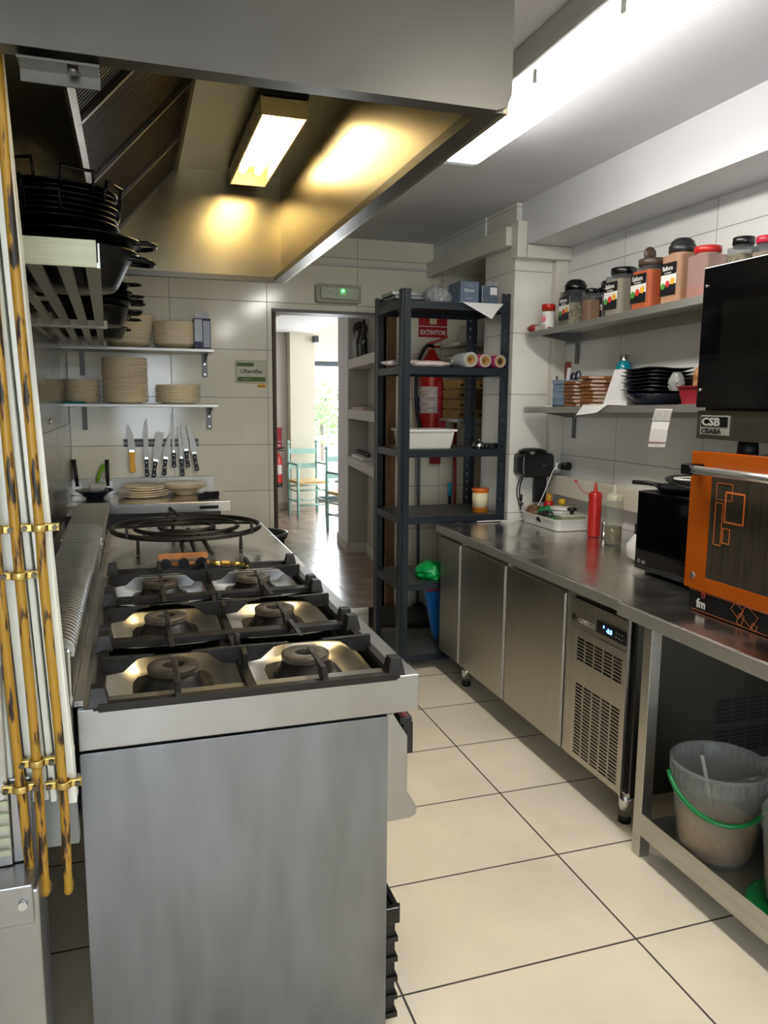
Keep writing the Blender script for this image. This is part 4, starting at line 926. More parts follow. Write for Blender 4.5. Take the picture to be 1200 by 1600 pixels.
# ================================================================== RECESS BEHIND THE UNIT
fire_sign('red EXTINTOR fire extinguisher sign on the tiled wall behind the shelving unit', (2.045, 5.198, 1.995), .215, .215, 'EXTINTOR', .042)
ex = extinguisher('large red fire extinguisher hanging behind the shelving unit', (1.985, 5.06, 1.22), .082, .70)
obj('inspection_tag', MB().box(2.0, 2.06, 4.965, 4.968, 1.36, 1.68), mat('tag_print', 'B02A34', .5, 0, .6, 45, (.3, 1, 1)), ex)
def rec_shelf(label, z):
    t = thing('wall_shelf', label, 'shelf', (2.35, 4.9, z), 'recess shelves')
    obj('board', MB().box(2.0, 2.615, 4.62, 4.94, z-.022, z), mat('shelf_steel', (.62, .61, .58), .48, 1, .08, 6), t)
    obj('bracket', MB().prism([(2.615, 4.7, z-.022), (2.05, 4.7, z-.022), (2.05, 4.7, z-.03), (2.615, 4.7, z-.13)], (0, .004, 0)), STEELD, t)
rec_shelf('upper steel shelf in the recess behind the shelving unit', 1.925)
rec_shelf('lower steel shelf in the recess behind the shelving unit', 1.435)
wbx = thing('white_carton', 'plain white carton on the upper recess shelf', 'box', (2.25, 4.85, 1.926))
obj('body', MB().box(2.10, 2.24, 4.66, 4.86, 1.926, 2.04), PAPER, wbx)
obj('flap', MB().box(2.098, 2.242, 4.658, 4.862, 2.04, 2.044), WHITE, wbx)
proto = None
for c_ in range(3):
    for r_ in range(4):
        if c_ == 2 and r_ in (1, 2): continue
        x = 2.042+c_*.07; z = 1.437+r_*.064
        if proto is None:
            proto = thing('bottle_carrier', '', 'carton', (0, 0, 0), 'cardboard bottle carriers on the lower recess shelf')
            obj('sleeve', MB().hexa([(-.031, -.1, 0), (.031, -.1, 0), (.031, .1, 0), (-.031, .1, 0), (-.034, -.1, .058), (.028, -.1, .058), (.028, .1, .058), (-.034, .1, .058)]), CARD, proto, .003)
            obj('slot', MB().box(-.014, .014, -.1015, -.1, .018, .030), BLACKM, proto)
            o = proto
        else: o = dup(proto)
        o['label'] = 'folded cardboard carrier, %s, %s column on the lower recess shelf' % (['lowest', 'third from top', 'second from top', 'topmost'][r_] if c_ < 2 else ['lowest', '', '', 'topmost'][r_], ['left', 'middle', 'right'][c_])
        place(o, (x, 4.78, z), (0, random.uniform(-.04, .04), .1))
# the right column's upper carrier rests on a carton
tag(obj('brown_carton', MB().box(2.152, 2.215, 4.70, 4.86, 1.497, 1.625), mat('brown_carton', '6A4A28', .85)), 'dark brown carton between carriers in the right column of the lower recess shelf', 'box')
tag(obj('red_folder', MB().box(2.02, 2.10, 5.14, 5.155, 1.10, 1.40), mat('dark_red', '7E141C', .5)), 'dark red board hanging below the large extinguisher', 'board')
def stick(label, x, y, z0, z1, r, m_, m2, cut, lean=0):
    t = thing('broom', label, 'broom', (x, y, 0), 'broom and mop handles in the recess')
    obj('handle', MB().cyl((x, y, .10), (x+lean, y+.03, z1), r), m_, t)
    obj('grip', MB().cyl((x+lean, y+.03, z1-cut), (x+lean, y+.03, z1), r*1.25), m2, t)
    obj('head', MB().hexa([(x-.12, y-.03, 0), (x+.12, y-.03, 0), (x+.12, y+.03, 0), (x-.12, y+.03, 0), (x-.03, y-.02, .11), (x+.03, y-.02, .11), (x+.03, y+.02, .11), (x-.03, y+.02, .11)]), m2, t)
stick('broom with grey handle and blue grip behind the white tub', 1.905, 5.05, 0, 1.575, .011, mat('grey_handle', '4a5058', .4), mat('blue_grip', '1c2350', .4), .10)
stick('broom with dark red handle right of the white tub', 2.16, 5.0, 0, 1.50, .012, mat('red_handle', '8E1C22', .4), mat('red_grip', '6E1418', .4), .08)
stick('grey mop handle leaning in the recess corner', 2.36, 5.0, 0, 1.45, .009, mat('alu_handle', '8d8d88', .3, .7), mat('teal_grip', '2A8FB0', .4), .06, -.10)
stick('short black broom with turquoise tip behind the counter tin', 2.085, 4.9, 0, .985, .012, BLACKM, mat('turq_grip', '2AA0C0', .4), .09)

# ================================================================== REFRIGERATED COUNTER
fc = thing('refrigerated_counter', 'long stainless steel refrigerated counter with three doors on the right', 'refrigerator', (1.98, 3.08, 0))
fx = 1.638; fy0, fy1 = 2.20, 3.965
obj('cabinet', MB().box(fx+.02, 2.33, fy0, fy1, .13, .82), STEELD, fc, .002)
obj('worktop', MB().box(1.605, 2.353, 2.172, fy1+.005, .82, .866), STEELH, fc, .003)
obj('front_edge', MB().box(1.60, 1.605, 2.172, fy1+.005, .822, .862), MATS['shelf_steel'], fc, .002)
def door(y0, y1, lab=None):
    d_ = obj('door', MB().box(fx-.012, fx+.018, y0, y1, .14, .795), STEELD, fc, .003)
    obj('handle_channel', MB().box(fx-.018, fx-.012, y0, y0+.03, .15, .79), STEELD, d_, .002)
    obj('gasket', MB().box(fx+.0181, fx+.0199, y0+.004, y1-.004, .146, .79), BLACKM, d_)
door(3.68, 3.955); door(3.155, 3.665); door(2.63, 3.14)
for a, b in ((2.60, 2.625), (3.143, 3.152), (3.667, 3.678)): obj('door_frame', MB().box(fx-.006, fx+.018, a, b, .14, .81), STEELD, fc)
# machine compartment panel with real slots
def slot_panel(y0, y1, z0, z1, cols, rows_blocks, x0=fx-.010):
    mb = MB(); xb = x0+.003
    # vertical strips between slot columns and horizontal bars between slots
    w = (y1-y0)/cols
    for za, zb, rows in rows_blocks:
        h = (zb-za)/rows
        for c in range(cols):
            ya = y0+c*w
            mb.box(x0, xb, ya, ya+w*.14, za, zb)
            if c == cols-1: mb.box(x0, xb, ya+w*.92, ya+w, za, zb)
            for r in range(rows): mb.box(x0, xb, ya+w*.14, ya+w*(.92 if c == cols-1 else 1), za+r*h, za+r*h+h*.38)
    return mb
pnl = slot_panel(2.236, 2.54, 0, 0, 5, ((.16, .455, 21), (.545, .64, 7)))
z_ = ((.14, .16), (.455, .545), (.64, .79))
for a, b in z_: pnl.box(fx-.010, fx-.007, 2.236, 2.54, a, b)
pnl.box(fx-.010, fx-.007, 2.205, 2.236, .14, .79).box(fx-.010, fx-.007, 2.54, 2.598, .14, .79)
obj('vent_panel', pnl, STEELD, fc)
obj('vent_shadow_box', MB().box(fx+.012, fx+.019, 2.21, 2.595, .145, .785), BLACKM, fc)
obj('panel_fold', MB().box(fx-.016, fx-.010, 2.21, 2.595, .672, .676).box(fx-.018, fx-.008, 2.205, 2.215, .14, .80), STEEL, fc)
cp = obj('control_display', MB().box(fx-.019, fx-.010, 2.213, 2.40, .70, .745), BLACK, fc, .001)
BLUE = mat('blue_led', (.05, .2, 1), .4, 0, 0, 1, (1, 1, 1), 0, 9)
text('-2.8', .022, (fx-.0195, 2.335, .717), (0, -1, 0), (0, 0, 1), BLUE, cp, 'led_digits', .0004, 'LEFT', 1, .0008)
text('8', .014, (fx-.0195, 2.355, .728), (0, -1, 0), (0, 0, 1), BLUE, cp, 'led_digits')
mb = MB()
for r in range(2):
    for c in range(3): mb.cyl((fx-.0195, 2.275-c*.018, .732-r*.016), (fx-.0185, 2.275-c*.018, .732-r*.016), .003, None, 8)
obj('buttons', mb, mat('button_grey', '8a8a8a', .5), cp)
text('CORECO', .028, (fx-.0105, 2.535, .700), (0, -1, 0), (0, 0, 1), mat('etched', 'D2CEBE', .4), fc, 'lettering', .0006, 'LEFT', .95)
obj('logo_badge', MB().lathe([(0, 0), (.014, 0), (.014, .003), (0, .003)], (fx-.0135, 2.565, .712), 20, 'X'), mat('badge_dark', '3c3a34', .4, .6), fc)
for x in (1.695, 2.28):
    for y in (2.27, 3.72): 
        lg = obj('leg', MB().cyl((x, y, .03), (x, y, .13), .026, .028, 20), CHROME, fc)
        obj('foot', MB().cyl((x, y, .0), (x, y, .03), .024, None, 20), BLACKM, lg)
# slots on the end face
obj('end_panel', MB().box(fx+.02, 2.33, fy0-.001, fy0, .13, .82), mat('shaded_end_steel', (.10, .095, .085), .4, 1), fc)  # thin sheet over the end: shade beneath the table put into its colour
for q in (0, 1):
    es = MB()
    for c in range(4):
        for r in range(6): es.box(2.02+c*.075, 2.08+c*.075, fy0-.003, fy0-.001, .25+q*.12+r*.016, .258+q*.12+r*.016)
    obj('end_vent', es, BLACKM, fc)

# ---- on the counter
def lathe_thing(name, label, cat, c, prof, m_, parts=(), group=None, n=28):
    t = thing(name, label, cat, c, group); obj('body', MB().lathe(prof, c, n), m_, t)
    for nm, pr_, mm in parts: obj(nm, MB().lathe(pr_, c, n), mm, t)
    return t
CT = .869
lathe_thing('squeeze_bottle', 'red squeeze sauce bottle on the steel counter', 'bottle', (2.23, 3.37, CT), [(0, 0), (.031, 0), (.033, .006), (.033, .19), (.030, .20), (0, .20)], RED,
            (('cap', [(.034, .195), (.034, .218), (.028, .226), (.012, .232), (.009, .245), (.004, .278), (0, .28)], RED),))
tag(obj('nozzle_cap', MB().tube([(2.215, 3.40, 1.075), (2.19, 3.44, 1.10), (2.18, 3.47, 1.14)], .0022, 6, False, 2).lathe([(0, 0), (.008, 0), (.008, .014), (0, .016)], (2.178, 3.475, 1.135), 10), mat('pink_red', 'B83040', .4)), 'small red nozzle cap on its strap beside the red squeeze bottle', 'cap')
oil = lathe_thing('squeeze_bottle', 'tall translucent oil bottle with a spout on the counter beside the microwave', 'bottle', (2.20, 3.16, CT), [(0, 0), (.040, 0), (.042, .006), (.042, .20), (.038, .215), (0, .215)], mat('milky_plastic', 'CFCFC4', .3, 0, .05, 6, (1, 1, 1), 0, 0, 0, .2),
            (('oil', [(0, .004), (.0385, .004), (.0385, .085), (0, .085)], mat('olive_oil', '5E540F', .1)), ('cap', [(.041, .212), (.041, .235), (.03, .243), (.012, .247), (.009, .258), (.004, .288), (0, .29)], mat('milky_cap', 'B5B39C', .3))))
lathe_thing('salt_shaker', 'small steel cylinder between the red and the oil bottle', 'shaker', (2.235, 3.285, CT), [(0, 0), (.016, 0), (.016, .075), (.014, .08), (0, .08)], CHROME, (('lid', [(0, .09), (.012, .088), (.0165, .08), (.0165, .07)], STEEL),))
tag(obj('dark_carton', MB().box(2.30, 2.345, 3.05, 3.13, CT, CT+.10), mat('brown_black', '2c2418', .5)), 'small dark box behind the oil bottle on the counter', 'box')
# white tray with odds and ends
tr = thing('tray', 'white oval-edged plastic tray full of odds and ends on the counter', 'tray', (2.22, 3.73, CT))
def tray_mesh(x0, x1, y0, y1, z0, h, t_=.006, fl=.018):
    mb = MB(); n = 8
    def ring(a0, a1, b0, b1, r, z):
        out = []
        for (cx_, cy_, q) in ((a1-r, b1-r, 0), (a0+r, b1-r, 1), (a0+r, b0+r, 2), (a1-r, b0+r, 3)):
            for k in range(n): an = PI/2*(q+k/(n-1)); out.append((cx_+r*math.cos(an), cy_+r*math.sin(an), z))
        return out
    R = [ring(x0+fl, x1-fl, y0+fl, y1-fl, .03, z0), ring(x0+.004, x1-.004, y0+.004, y1-.004, .04, z0+h), ring(x0-.004, x1+.004, y0-.004, y1+.004, .045, z0+h), ring(x0-.004, x1+.004, y0-.004, y1+.004, .045, z0+h+.004),
         ring(x0+.004+t_, x1-.004-t_, y0+.004+t_, y1-.004-t_, .036, z0+h+.004), ring(x0+fl+t_, x1-fl-t_, y0+fl+t_, y1-fl-t_, .026, z0+t_)]
    m_ = 4*n
    for r in R: mb.v += [Vector(p) for p in r]
    for q in range(len(R)-1):
        for k in range(m_): mb.f.append([q*m_+k, q*m_+(k+1) % m_, (q+1)*m_+(k+1) % m_, (q+1)*m_+k]); mb.sm.append(False)
    mb.f.append(list(range(m_))[::-1]); mb.sm.append(False); mb.f.append([(len(R)-1)*m_+k for k in range(m_)]); mb.sm.append(False)
    return mb
obj('tray_body', tray_mesh(2.10, 2.345, 3.52, 3.94, CT, .058), WHITE, tr, 0)
tz = CT+.008
tub = thing('small_tub', 'white plastic tub with a lid lying in the counter tray', 'tub', (2.25, 3.75, tz))
obj('tub', MB().lathe([(0, 0), (.05, 0), (.06, .085), (0, .085)], (2.26, 3.74, tz), 28), WHITE, tub)
obj('lid', MB().lathe([(.062, .078), (.064, .08), (.064, .094), (0, .096)], (2.26, 3.74, tz), 28), WHITE, tub)
cb2 = thing('clear_box', 'clear plastic food box with pale contents at the near end of the tray', 'box', (2.22, 3.61, tz))
obj('box', MB().rbox(2.16, 2.31, 3.565, 3.66, tz, tz+.065, .015), mat('milky_box', 'C9C6A8', .3, 0, .1, 20, (1, 1, 1), 0, 0, 0, .6), cb2, .003)
obj('contents', MB().rbox(2.168, 2.30, 3.572, 3.652, tz+.003, tz+.04, .012), mat('pale_food', 'B9AE84', .6, 0, .2, 30), cb2)
obj('lid', MB().rbox(2.157, 2.313, 3.562, 3.663, tz+.065, tz+.071, .015), mat('lid_white', 'D0CFBF', .3), cb2)
tag(obj('tap_knob', MB().cyl((2.24, 3.60, tz+.072), (2.24, 3.60, tz+.09), .010).lathe([(0, .09), (.025, .092), (.03, .10), (.02, .108), (0, .108)], (2.24, 3.60, tz), 6), BLACK), 'black knob standing on the clear food box in the tray', 'knob')
sb1 = lathe_thing('sauce_bottle', 'small red sauce bottle with yellow tip standing in the tray', 'bottle', (2.26, 3.88, tz), [(0, 0), (.028, 0), (.03, .01), (.03, .09), (.022, .11), (0, .115)], RED, (('cap', [(.018, .105), (.018, .125), (.02, .135), (.006, .152), (0, .153)], mat('yellow_cap', 'C9931C', .4)),))
sb2 = lathe_thing('sauce_bottle', 'small clear bottle with round yellow cap standing in the tray', 'bottle', (2.31, 3.82, tz), [(0, 0), (.02, 0), (.022, .01), (.02, .09), (0, .1)], mat('amberish', '9A8A4A', .2, 0, 0, 5, (1, 1, 1), 0, 0, 0, .5), (('cap', [(.018, .095), (.022, .105), (.02, .122), (0, .13)], mat('yellow_cap2', 'D9B21C', .4)),))
bag('onion', 'brown dry onion-like bulb at the far end of the tray', 'onion', (2.165, 3.87, tz+.045), .045, mat('onion_skin', '6E4B2C', .5, 0, .3, 15), (1, 1, .9), 21)
bag('green_bag', 'crumpled green plastic bag in the middle of the tray', 'bag', (2.20, 3.79, tz+.05), .05, mat('green_bag2', '1F7A45', .3, 0, .3, 25, (1, 1, 1), .5), (1, 1, .8), 22)
bag('black_bag', 'small black plastic bag in the middle of the tray', 'bag', (2.155, 3.72, tz+.036), .045, mat('black_bag', '17161a', .3, 0, .3, 25, (1, 1, 1), .5), (1, 1.3, .8), 23)
bag('green_sachet', 'green herb sachet in front of the clear food box', 'sachet', (2.14, 3.635, tz+.034), .032, mat('green_sachet', '2f6e3e', .3, 0, .3, 25), (.7, 1.3, .7), 24)
# dispenser box and plugs on the pillar
db = thing('wall_charger', 'black rounded wall-mounted device with blue light on the pillar', 'device', (2.17, 3.92, 1.12))
obj('body', MB().rbox(2.075, 2.275, 3.86, 3.979, 1.125, 1.262, .03, 5, 'Y'), BLACK, db, .008)
obj('top_dome', MB().lathe([(0, .0), (.085, 0), (.08, .02), (.05, .032), (0, .036)], (2.165, 3.92, 1.255), 28), BLACK, db)
obj('blue_light', MB().cyl((2.175, 3.865, 1.277), (2.175, 3.87, 1.281), .005), BLUE, db)
text('Fagor', .012, (2.20, 3.8595, 1.19), (1, 0, 0), (0, 0, 1), mat('grey_print', '6a6a6e', .5), db, 'lettering')
tag(obj('black_box', MB().rbox(2.205, 2.285, 3.955, 3.979, .97, 1.12, .006, 2, 'Y'), BLACKM, None, .003), 'narrow black box on the pillar under the rounded black device', 'box')
pg = thing('plug_adapter', 'white wall adapter with a black plug beside the pillar device', 'plug', (2.31, 3.9, 1.17))
obj('adapter', MB().rbox(2.288, 2.333, 3.87, 3.925, 1.165, 1.205, .008), WHITE, pg)
obj('plug', MB().cyl((2.32, 3.87, 1.185), (2.33, 3.80, 1.19), .020, .024, 20), BLACK, pg)
tag(obj('white_cable', MB().tube([(2.29, 3.86, 1.19), (2.25, 3.83, 1.17), (2.21, 3.82, 1.08), (2.17, 3.84, .96), (2.12, 3.9, .885), (2.08, 3.93, .874), (2.0, 3.92, .874), (1.95, 3.88, .874), (2.0, 3.85, .874), (2.06, 3.87, .874), (2.04, 3.93, .874), (1.9, 3.94, .874), (1.84, 3.94, .874)], .0028, 8, False, 3), WHITE), 'thin white cable looping from the pillar adapter onto the counter', 'cable')
bc_ = thing('black_cable', 'tangled black cable hanging under the pillar device', 'cable', (2.12, 3.95, .87))
obj('cord', MB().tube([(2.13, 3.96, 1.12), (2.11, 3.96, 1.06), (2.115, 3.96, .99), (2.13, 3.955, .96), (2.10, 3.955, .95), (2.14, 3.95, .975), (2.11, 3.95, .94), (2.13, 3.95, .91), (2.17, 3.94, .885), (2.2, 3.955, .88)], .004, 8, False, 3).tube([(2.12, 3.965, 1.12), (2.095, 3.965, 1.06), (2.10, 3.965, 1.0), (2.12, 3.96, .95)], .003, 8, False, 2), BLACKM, bc_)
obj('ferrite', MB().cyl((2.115, 3.95, .985), (2.118, 3.95, 1.02), .010), BLACKM, bc_)
# white plastic scale beside the microwave
sc_ = thing('kitchen_scale', 'white rounded kitchen scale edge showing behind the microwave', 'scale', (2.10, 2.80, CT))
vs = []
for k in range(13):
    a = PI*(.5+k/12); vs.append((2.035+.0, 2.80-.0+.10*math.cos(a)*-1-.02, CT+.085+.085*math.sin(a)))
obj('shell', MB().lathe([(0, 0), (.05, 0), (.085, .02), (.09, .07), (.06, .11), (0, .13)], (2.10, 2.76, CT), 32), WHITE, sc_)
obj('grey_triangle', MB().prism([(2.025, 2.715, CT+.03), (2.025, 2.77, CT+.03), (2.045, 2.735, CT+.09)], (-.006, -.004, 0)), mat('grey_tri', '77787c', .4), sc_)

# ================================================================== WALL SHELVES RIGHT
def tz_u(y): return 1.925+(3.98-y)*.024
def tz_l(y): return 1.515+(3.98-y)*.020
def side_shelf(label, f, y0, y1):
    t = thing('wall_shelf', label, 'shelf', (2.23, 3.0, f(3)), 'steel shelves on the right wall')
    def sl(x0, x1, a, b): return MB().hexa([(x0, y0, f(y0)+a), (x1, y0, f(y0)+a), (x1, y1, f(y1)+a), (x0, y1, f(y1)+a), (x0, y0, f(y0)+b), (x1, y0, f(y0)+b), (x1, y1, f(y1)+b), (x0, y1, f(y1)+b)])
    SHS = MATS.get('shelf_steel') or mat('shelf_steel', (.62, .61, .58), .48, 1, .08, 6)
    obj('board', sl(2.10, 2.357, -.004, 0), SHS, t)
    obj('front_lip', sl(2.098, 2.102, -.030, .001), SHS, t)
    obj('wall_rail', sl(2.350, 2.357, -.055, -.004), STEELD, t)
    for y in (3.80, 2.5):
        b = obj('bracket', MB().prism([(2.357, y, f(y)-.004), (2.11, y, f(y)-.006), (2.11, y, f(y)-.024), (2.33, y, f(y)-.055), (2.357, y, f(y)-.055)], (0, .004, 0)), mat('bracket_dark', (.12, .12, .12), .4, 1), t)
        u_ = obj('upright', MB().box(2.350, 2.357, y-.015, y+.015, f(y)-.17, f(y)-.055), BRK, b)
side_shelf('upper stainless steel shelf on the right wall carrying the spice jars', tz_u, 2.09, 3.915)
side_shelf('lower stainless steel shelf on the right wall carrying dark plates', tz_l, 2.09, 3.915)

LABBLK = mat('label_black', '141214', .4); LABWH = mat('label_white', 'D8D6D0', .6, 0, .08, 60)
def jar(label, x, y, w, h, fill, fillm, lidm, lid='flat', labelled=True, shellm=None, dx=None, rot=0):
    t = thing('spice_jar', label, 'jar', (0, 0, 0), 'jars on the upper right shelf')
    dx = dx or w; sh = h*.86
    obj('shell', MB().rbox(-dx/2, dx/2, -w/2, w/2, 0, sh*.93, w*.2, 4).lathe([(w*.42, sh*.93), (w*.40, sh), (w*.38, sh), (w*.38, sh*.93)], (0, 0, 0), 24), shellm or CLEAR, t, .004)
    if fill: obj('contents', MB().rbox(-dx/2+.003, dx/2-.003, -w/2+.003, w/2-.003, .004, sh*fill, w*.19, 4), fillm, t, .003)
    lz = sh*.98
    l_ = obj('lid', MB().lathe([(0, lz), (w*.42, lz), (w*.45, lz+.003), (w*.45, lz+h*.12), (w*.42, lz+h*.13), (0, lz+h*.13)], (0, 0, 0), 28), lidm, t)
    if lid == 'dome': obj('dome', MB().lathe([(w*.42, 0), (w*.38, h*.07), (w*.25, h*.12), (0, h*.14)], (0, 0, lz+h*.12), 28), lidm, l_)
    if lid == 'flip':
        p = MB(); cz = lz+h*.13+w*.20
        p.lathe([(0, 0), (w*.22, 0), (w*.22, .008), (0, .008)], (0, w*.15, cz), 20, 'Y'); obj('flap', p, lidm, l_)
    if lid == 'flap':
        p = MB(); cz = lz+h*.10
        p.lathe([(0, 0), (w*.36, 0), (w*.36, .01), (0, .01)], (w*.05, w*.50, cz), 24, 'Y'); obj('flap', p, lidm, l_)
    if labelled:
        X = -dx/2-.0012; a, b = -w*.40, w*.40; z0, z1 = h*.14, h*.68
        lb = obj('label_paper', MB().box(X, X+.001, a, b, z0, z1), LABWH, t)
        obj('label_header', MB().box(X-.0006, X, a, b, z1-(z1-z0)*.36, z1), LABBLK, lb)
        obj('label_footer', MB().box(X-.0006, X, a, b, z0, z0+(z1-z0)*.34), LABBLK, lb)
        text('Saforn', w*.21, (X-.0009, b-w*.07, z1-(z1-z0)*.23), (0, -1, 0), (0, 0, 1), WHITE, lb, 'lettering', .0003, 'LEFT', 1, .0006)
        text('al campo', w*.10, (X-.0009, b-w*.18, z1-(z1-z0)*.33), (0, -1, 0), (0, 0, 1), WHITE, lb, 'small_print', .0003)
        for q, (yy, cc) in enumerate(((b-w*.13, '4E8A3A'), (b-w*.37, 'C8352A'), (b-w*.62, 'E0A526'))):
            obj('fruit_print', MB().cyl((X-.0012, yy, z0+(z1-z0)*(.30+.06*q)), (X-.0006, yy, z0+(z1-z0)*(.30+.06*q)), w*.11, None, 16), mat('fruit_%d' % q, cc, .5), lb)
    place(t, (x, y, tz_u(y)+.001), (0, 0, rot)); return t
SEEDS = mat('seed_mix', 'A89C7C', .7, 0, .95, 70)
jar('large clear jar of speckled seeds with raised black lid', 2.19, 3.575, .125, .215, .62, SEEDS, BLACK, 'dome')
jar('short amber spice jar with a black lid right of the seed jar', 2.17, 3.395, .075, .165, .75, mat('amber_spice', 'A87C52', .6, 0, .2, 40), BLACK, 'flat', False)
jar('narrow dark spice jar with black label behind the amber one', 2.25, 3.39, .085, .175, .7, mat('dark_spice', '5B4A3A', .7, 0, .4, 60), BLACK, 'flip')
jar('large jar of off-white powder with a black lid', 2.19, 3.165, .130, .225, .85, mat('white_powder', 'BDB09A', .7, 0, .08, 12), BLACK, 'flat')
jar('large jar of bright orange powder with an open brown lid', 2.19, 2.955, .135, .225, .86, mat('orange_powder', 'F8690C', .6, 0, .08, 12), mat('brown_lid', '4A3A30', .4), 'flip')
jar('tall jar of brown spice with a domed black lid', 2.19, 2.765, .120, .245, .35, mat('brown_spice', 'A4623A', .7, 0, .15, 20), mat('grey_lid', '222224', .35), 'dome', True, mat('tan_clear', 'C9A084', .15, 0, 0, 5, (1, 1, 1), 0, 0, 0, .55))
jar('square clear tub with a broad red lid nearest the black oven', 2.18, 2.60, .115, .205, .3, mat('red_spice', 'A8442E', .6, 0, .2, 15), RED, 'flat', False, mat('pinkish_clear', 'C9A9A0', .12, 0, 0, 5, (1, 1, 1), 0, 0, 0, .4))
jar('small jar with black lid behind the black oven', 2.26, 2.50, .09, .225, .8, SEEDS, BLACK, 'flat', False)
jar('small jar with crimson lid showing over the black oven', 2.24, 2.37, .07, .20, .8, mat('pale_spice', 'B9A58C', .7), mat('crimson_lid', 'B81C3A', .35), 'flat', False)
jar('dark-lidded jar at the rear behind the orange powder jar', 2.285, 2.83, .085, .24, .7, mat('dark_spice2', '7A3A22', .7), BLACK, 'flat', False)
jar('jar with tilted round black lid at the rear left of the seed jar', 2.27, 3.72, .10, .20, .6, SEEDS, BLACK, 'flap', False)
sc2 = lathe_thing('spray_can', 'white aerosol can with blue and red bands over the black oven', 'can', (2.25, 2.22, tz_u(2.22)), [(0, 0), (.03, 0), (.03, .17), (.02, .19), (0, .19)], WHITE, (('blue_band', [(.0305, .12), (.0305, .145), (.03, .145)], mat('blue_band', '2352A0', .4)), ('red_band', [(.0305, .147), (.0305, .155), (.03, .155)], RED), ('cap', [(.018, .19), (.02, .205), (.012, .215), (0, .216)], mat('grey_cap', '9a9a9a', .3, .5))))
rl_ = thing('spice_jar', 'small spice pot with red lid and white fruit label at the far shelf end', 'jar', (2.16, 3.79, tz_u(3.79)), 'jars on the upper right shelf')
c0 = (2.16, 3.79, tz_u(3.79)+.001)
obj('shell', MB().lathe([(0, 0), (.034, 0), (.035, .005), (.035, .115), (0, .115)], c0, 24), mat('red_contents', '8E3A26', .4), rl_)
obj('label_paper', MB().lathe([(.0355, .018), (.036, .02), (.036, .098), (.0355, .10)], c0, 24), LABWH, rl_)
obj('tomato_print', MB().cyl((2.124, 3.775, c0[2]+.06), (2.1225, 3.772, c0[2]+.06), .014, None, 14), RED, rl_)
obj('lid', MB().lathe([(0, .14), (.035, .139), (.037, .135), (.037, .112), (.03, .112)], c0, 24), RED, rl_)
bag('snack_bag', 'small red and clear snack bag at the far end of the upper right shelf', 'bag', (2.13, 3.875, tz_u(3.87)+.02), .045, mat('red_bag', '8E2A30', .3, 0, .4, 30, (1, 1, 1), .5), (.8, .9, .45), 31)
tag(obj('spice_box', MB().rbox(2.11, 2.125, 3.73, 3.85, tz_u(3.79)+.001, tz_u(3.79)+.028, .003, 2), mat('printed_box', 'CFC7B8', .6, 0, .3, 60)), 'flat white printed box lying before the small red-lidded pot', 'box')

# ---- lower shelf
bk = thing('basket', 'grey-blue lattice plastic basket at the far end of the lower right shelf', 'basket', (2.17, 3.60, tz_l(3.6)))
b0 = tz_l(3.6)+.001; mb = MB()
for z0, z1 in ((0, .012), (.042, .05), (.082, .09), (.12, .14)):
    e = .004*z0/.12
    mb.box(2.13-e, 2.135-e, 3.55, 3.66, b0+z0, b0+z1).box(2.215, 2.22, 3.55, 3.66, b0+z0, b0+z1).box(2.135, 2.215, 3.55, 3.555, b0+z0, b0+z1).box(2.135, 2.215, 3.655, 3.66, b0+z0, b0+z1)
for k in range(9):
    yy = 3.55+k*.0131; mb.box(2.13, 2.135, yy, yy+.006, b0, b0+.13).box(2.215, 2.22, yy, yy+.006, b0, b0+.13)
for k in range(7):
    xx = 2.135+k*.0125; mb.box(xx, xx+.006, 3.55, 3.555, b0, b0+.13).box(xx, xx+.006, 3.655, 3.66, b0, b0+.13)
mb.box(2.13, 2.22, 3.55, 3.66, b0, b0+.004)
obj('lattice', mb, mat('greyblue_plastic', '77889A', .4), bk)
tag(obj('wooden_spatula', MB().rbox(2.185, 2.2, 3.60, 3.64, b0+.006, b0+.235, .006, 2, 'X'), mat('redbrown_wood', '6A2E1E', .5)), 'reddish-brown wooden spatula end standing in the basket', 'spatula')
tag(obj('marker_pen', MB().bar((2.165, 3.60, b0+.01), (2.16, 3.555, b0+.20), .018, .008), mat('white_black_pen', 'C8C8C8', .3)), 'white flat marker leaning in the basket', 'marker')
tag(obj('pen', MB().cyl((2.15, 3.64, b0+.01), (2.145, 3.65, b0+.16), .004), BLACK), 'thin black pen standing in the basket', 'pen')
tag(obj('scissors', MB().lathe([(.016, -.004), (.022, -.004), (.022, .004), (.016, .004)], (2.20, 3.53, b0+.165), 20, 'X', True).lathe([(.014, -.004), (.02, -.004), (.02, .004), (.014, .004)], (2.20, 3.575, b0+.158), 20, 'X', True).bar((2.2, 3.55, b0+.15), (2.195, 3.60, b0+.02), .01, .006), mat('navy_handle', '16223f', .4)), 'scissors with dark blue loop handles by the basket', 'scissors')
def small_board(label, grp):
    t = thing('serving_board', label, 'board', (0, 0, 0), grp)
    obj('plank', MB().rbox(-.07, .07, -.065, .065, 0, .0165, .02, 3), WOOD, t, .003)
    obj('pale_edge', MB().rbox(-.0715, -.0, -.067, -.045, .003, .0135, .004), mat('pale_end', 'B59A86', .5), t)
    return t
for (xx, yy, n, g_) in ((2.18, 3.47, 7, 'left'), (2.18, 3.315, 8, 'right')):
    p_ = small_board('', 'wooden boards stacked on the lower right shelf')
    for i in range(n):
        o = p_ if i == 0 else dup(p_)
        o['label'] = 'small wooden serving board, %s of the %s stack' % (ordn(i, n), g_)
        place(o, (xx+random.uniform(-.008, .008), yy+random.uniform(-.008, .008), tz_l(yy)+.002+i*.0185), (0, 0, random.uniform(-.12, .12)))
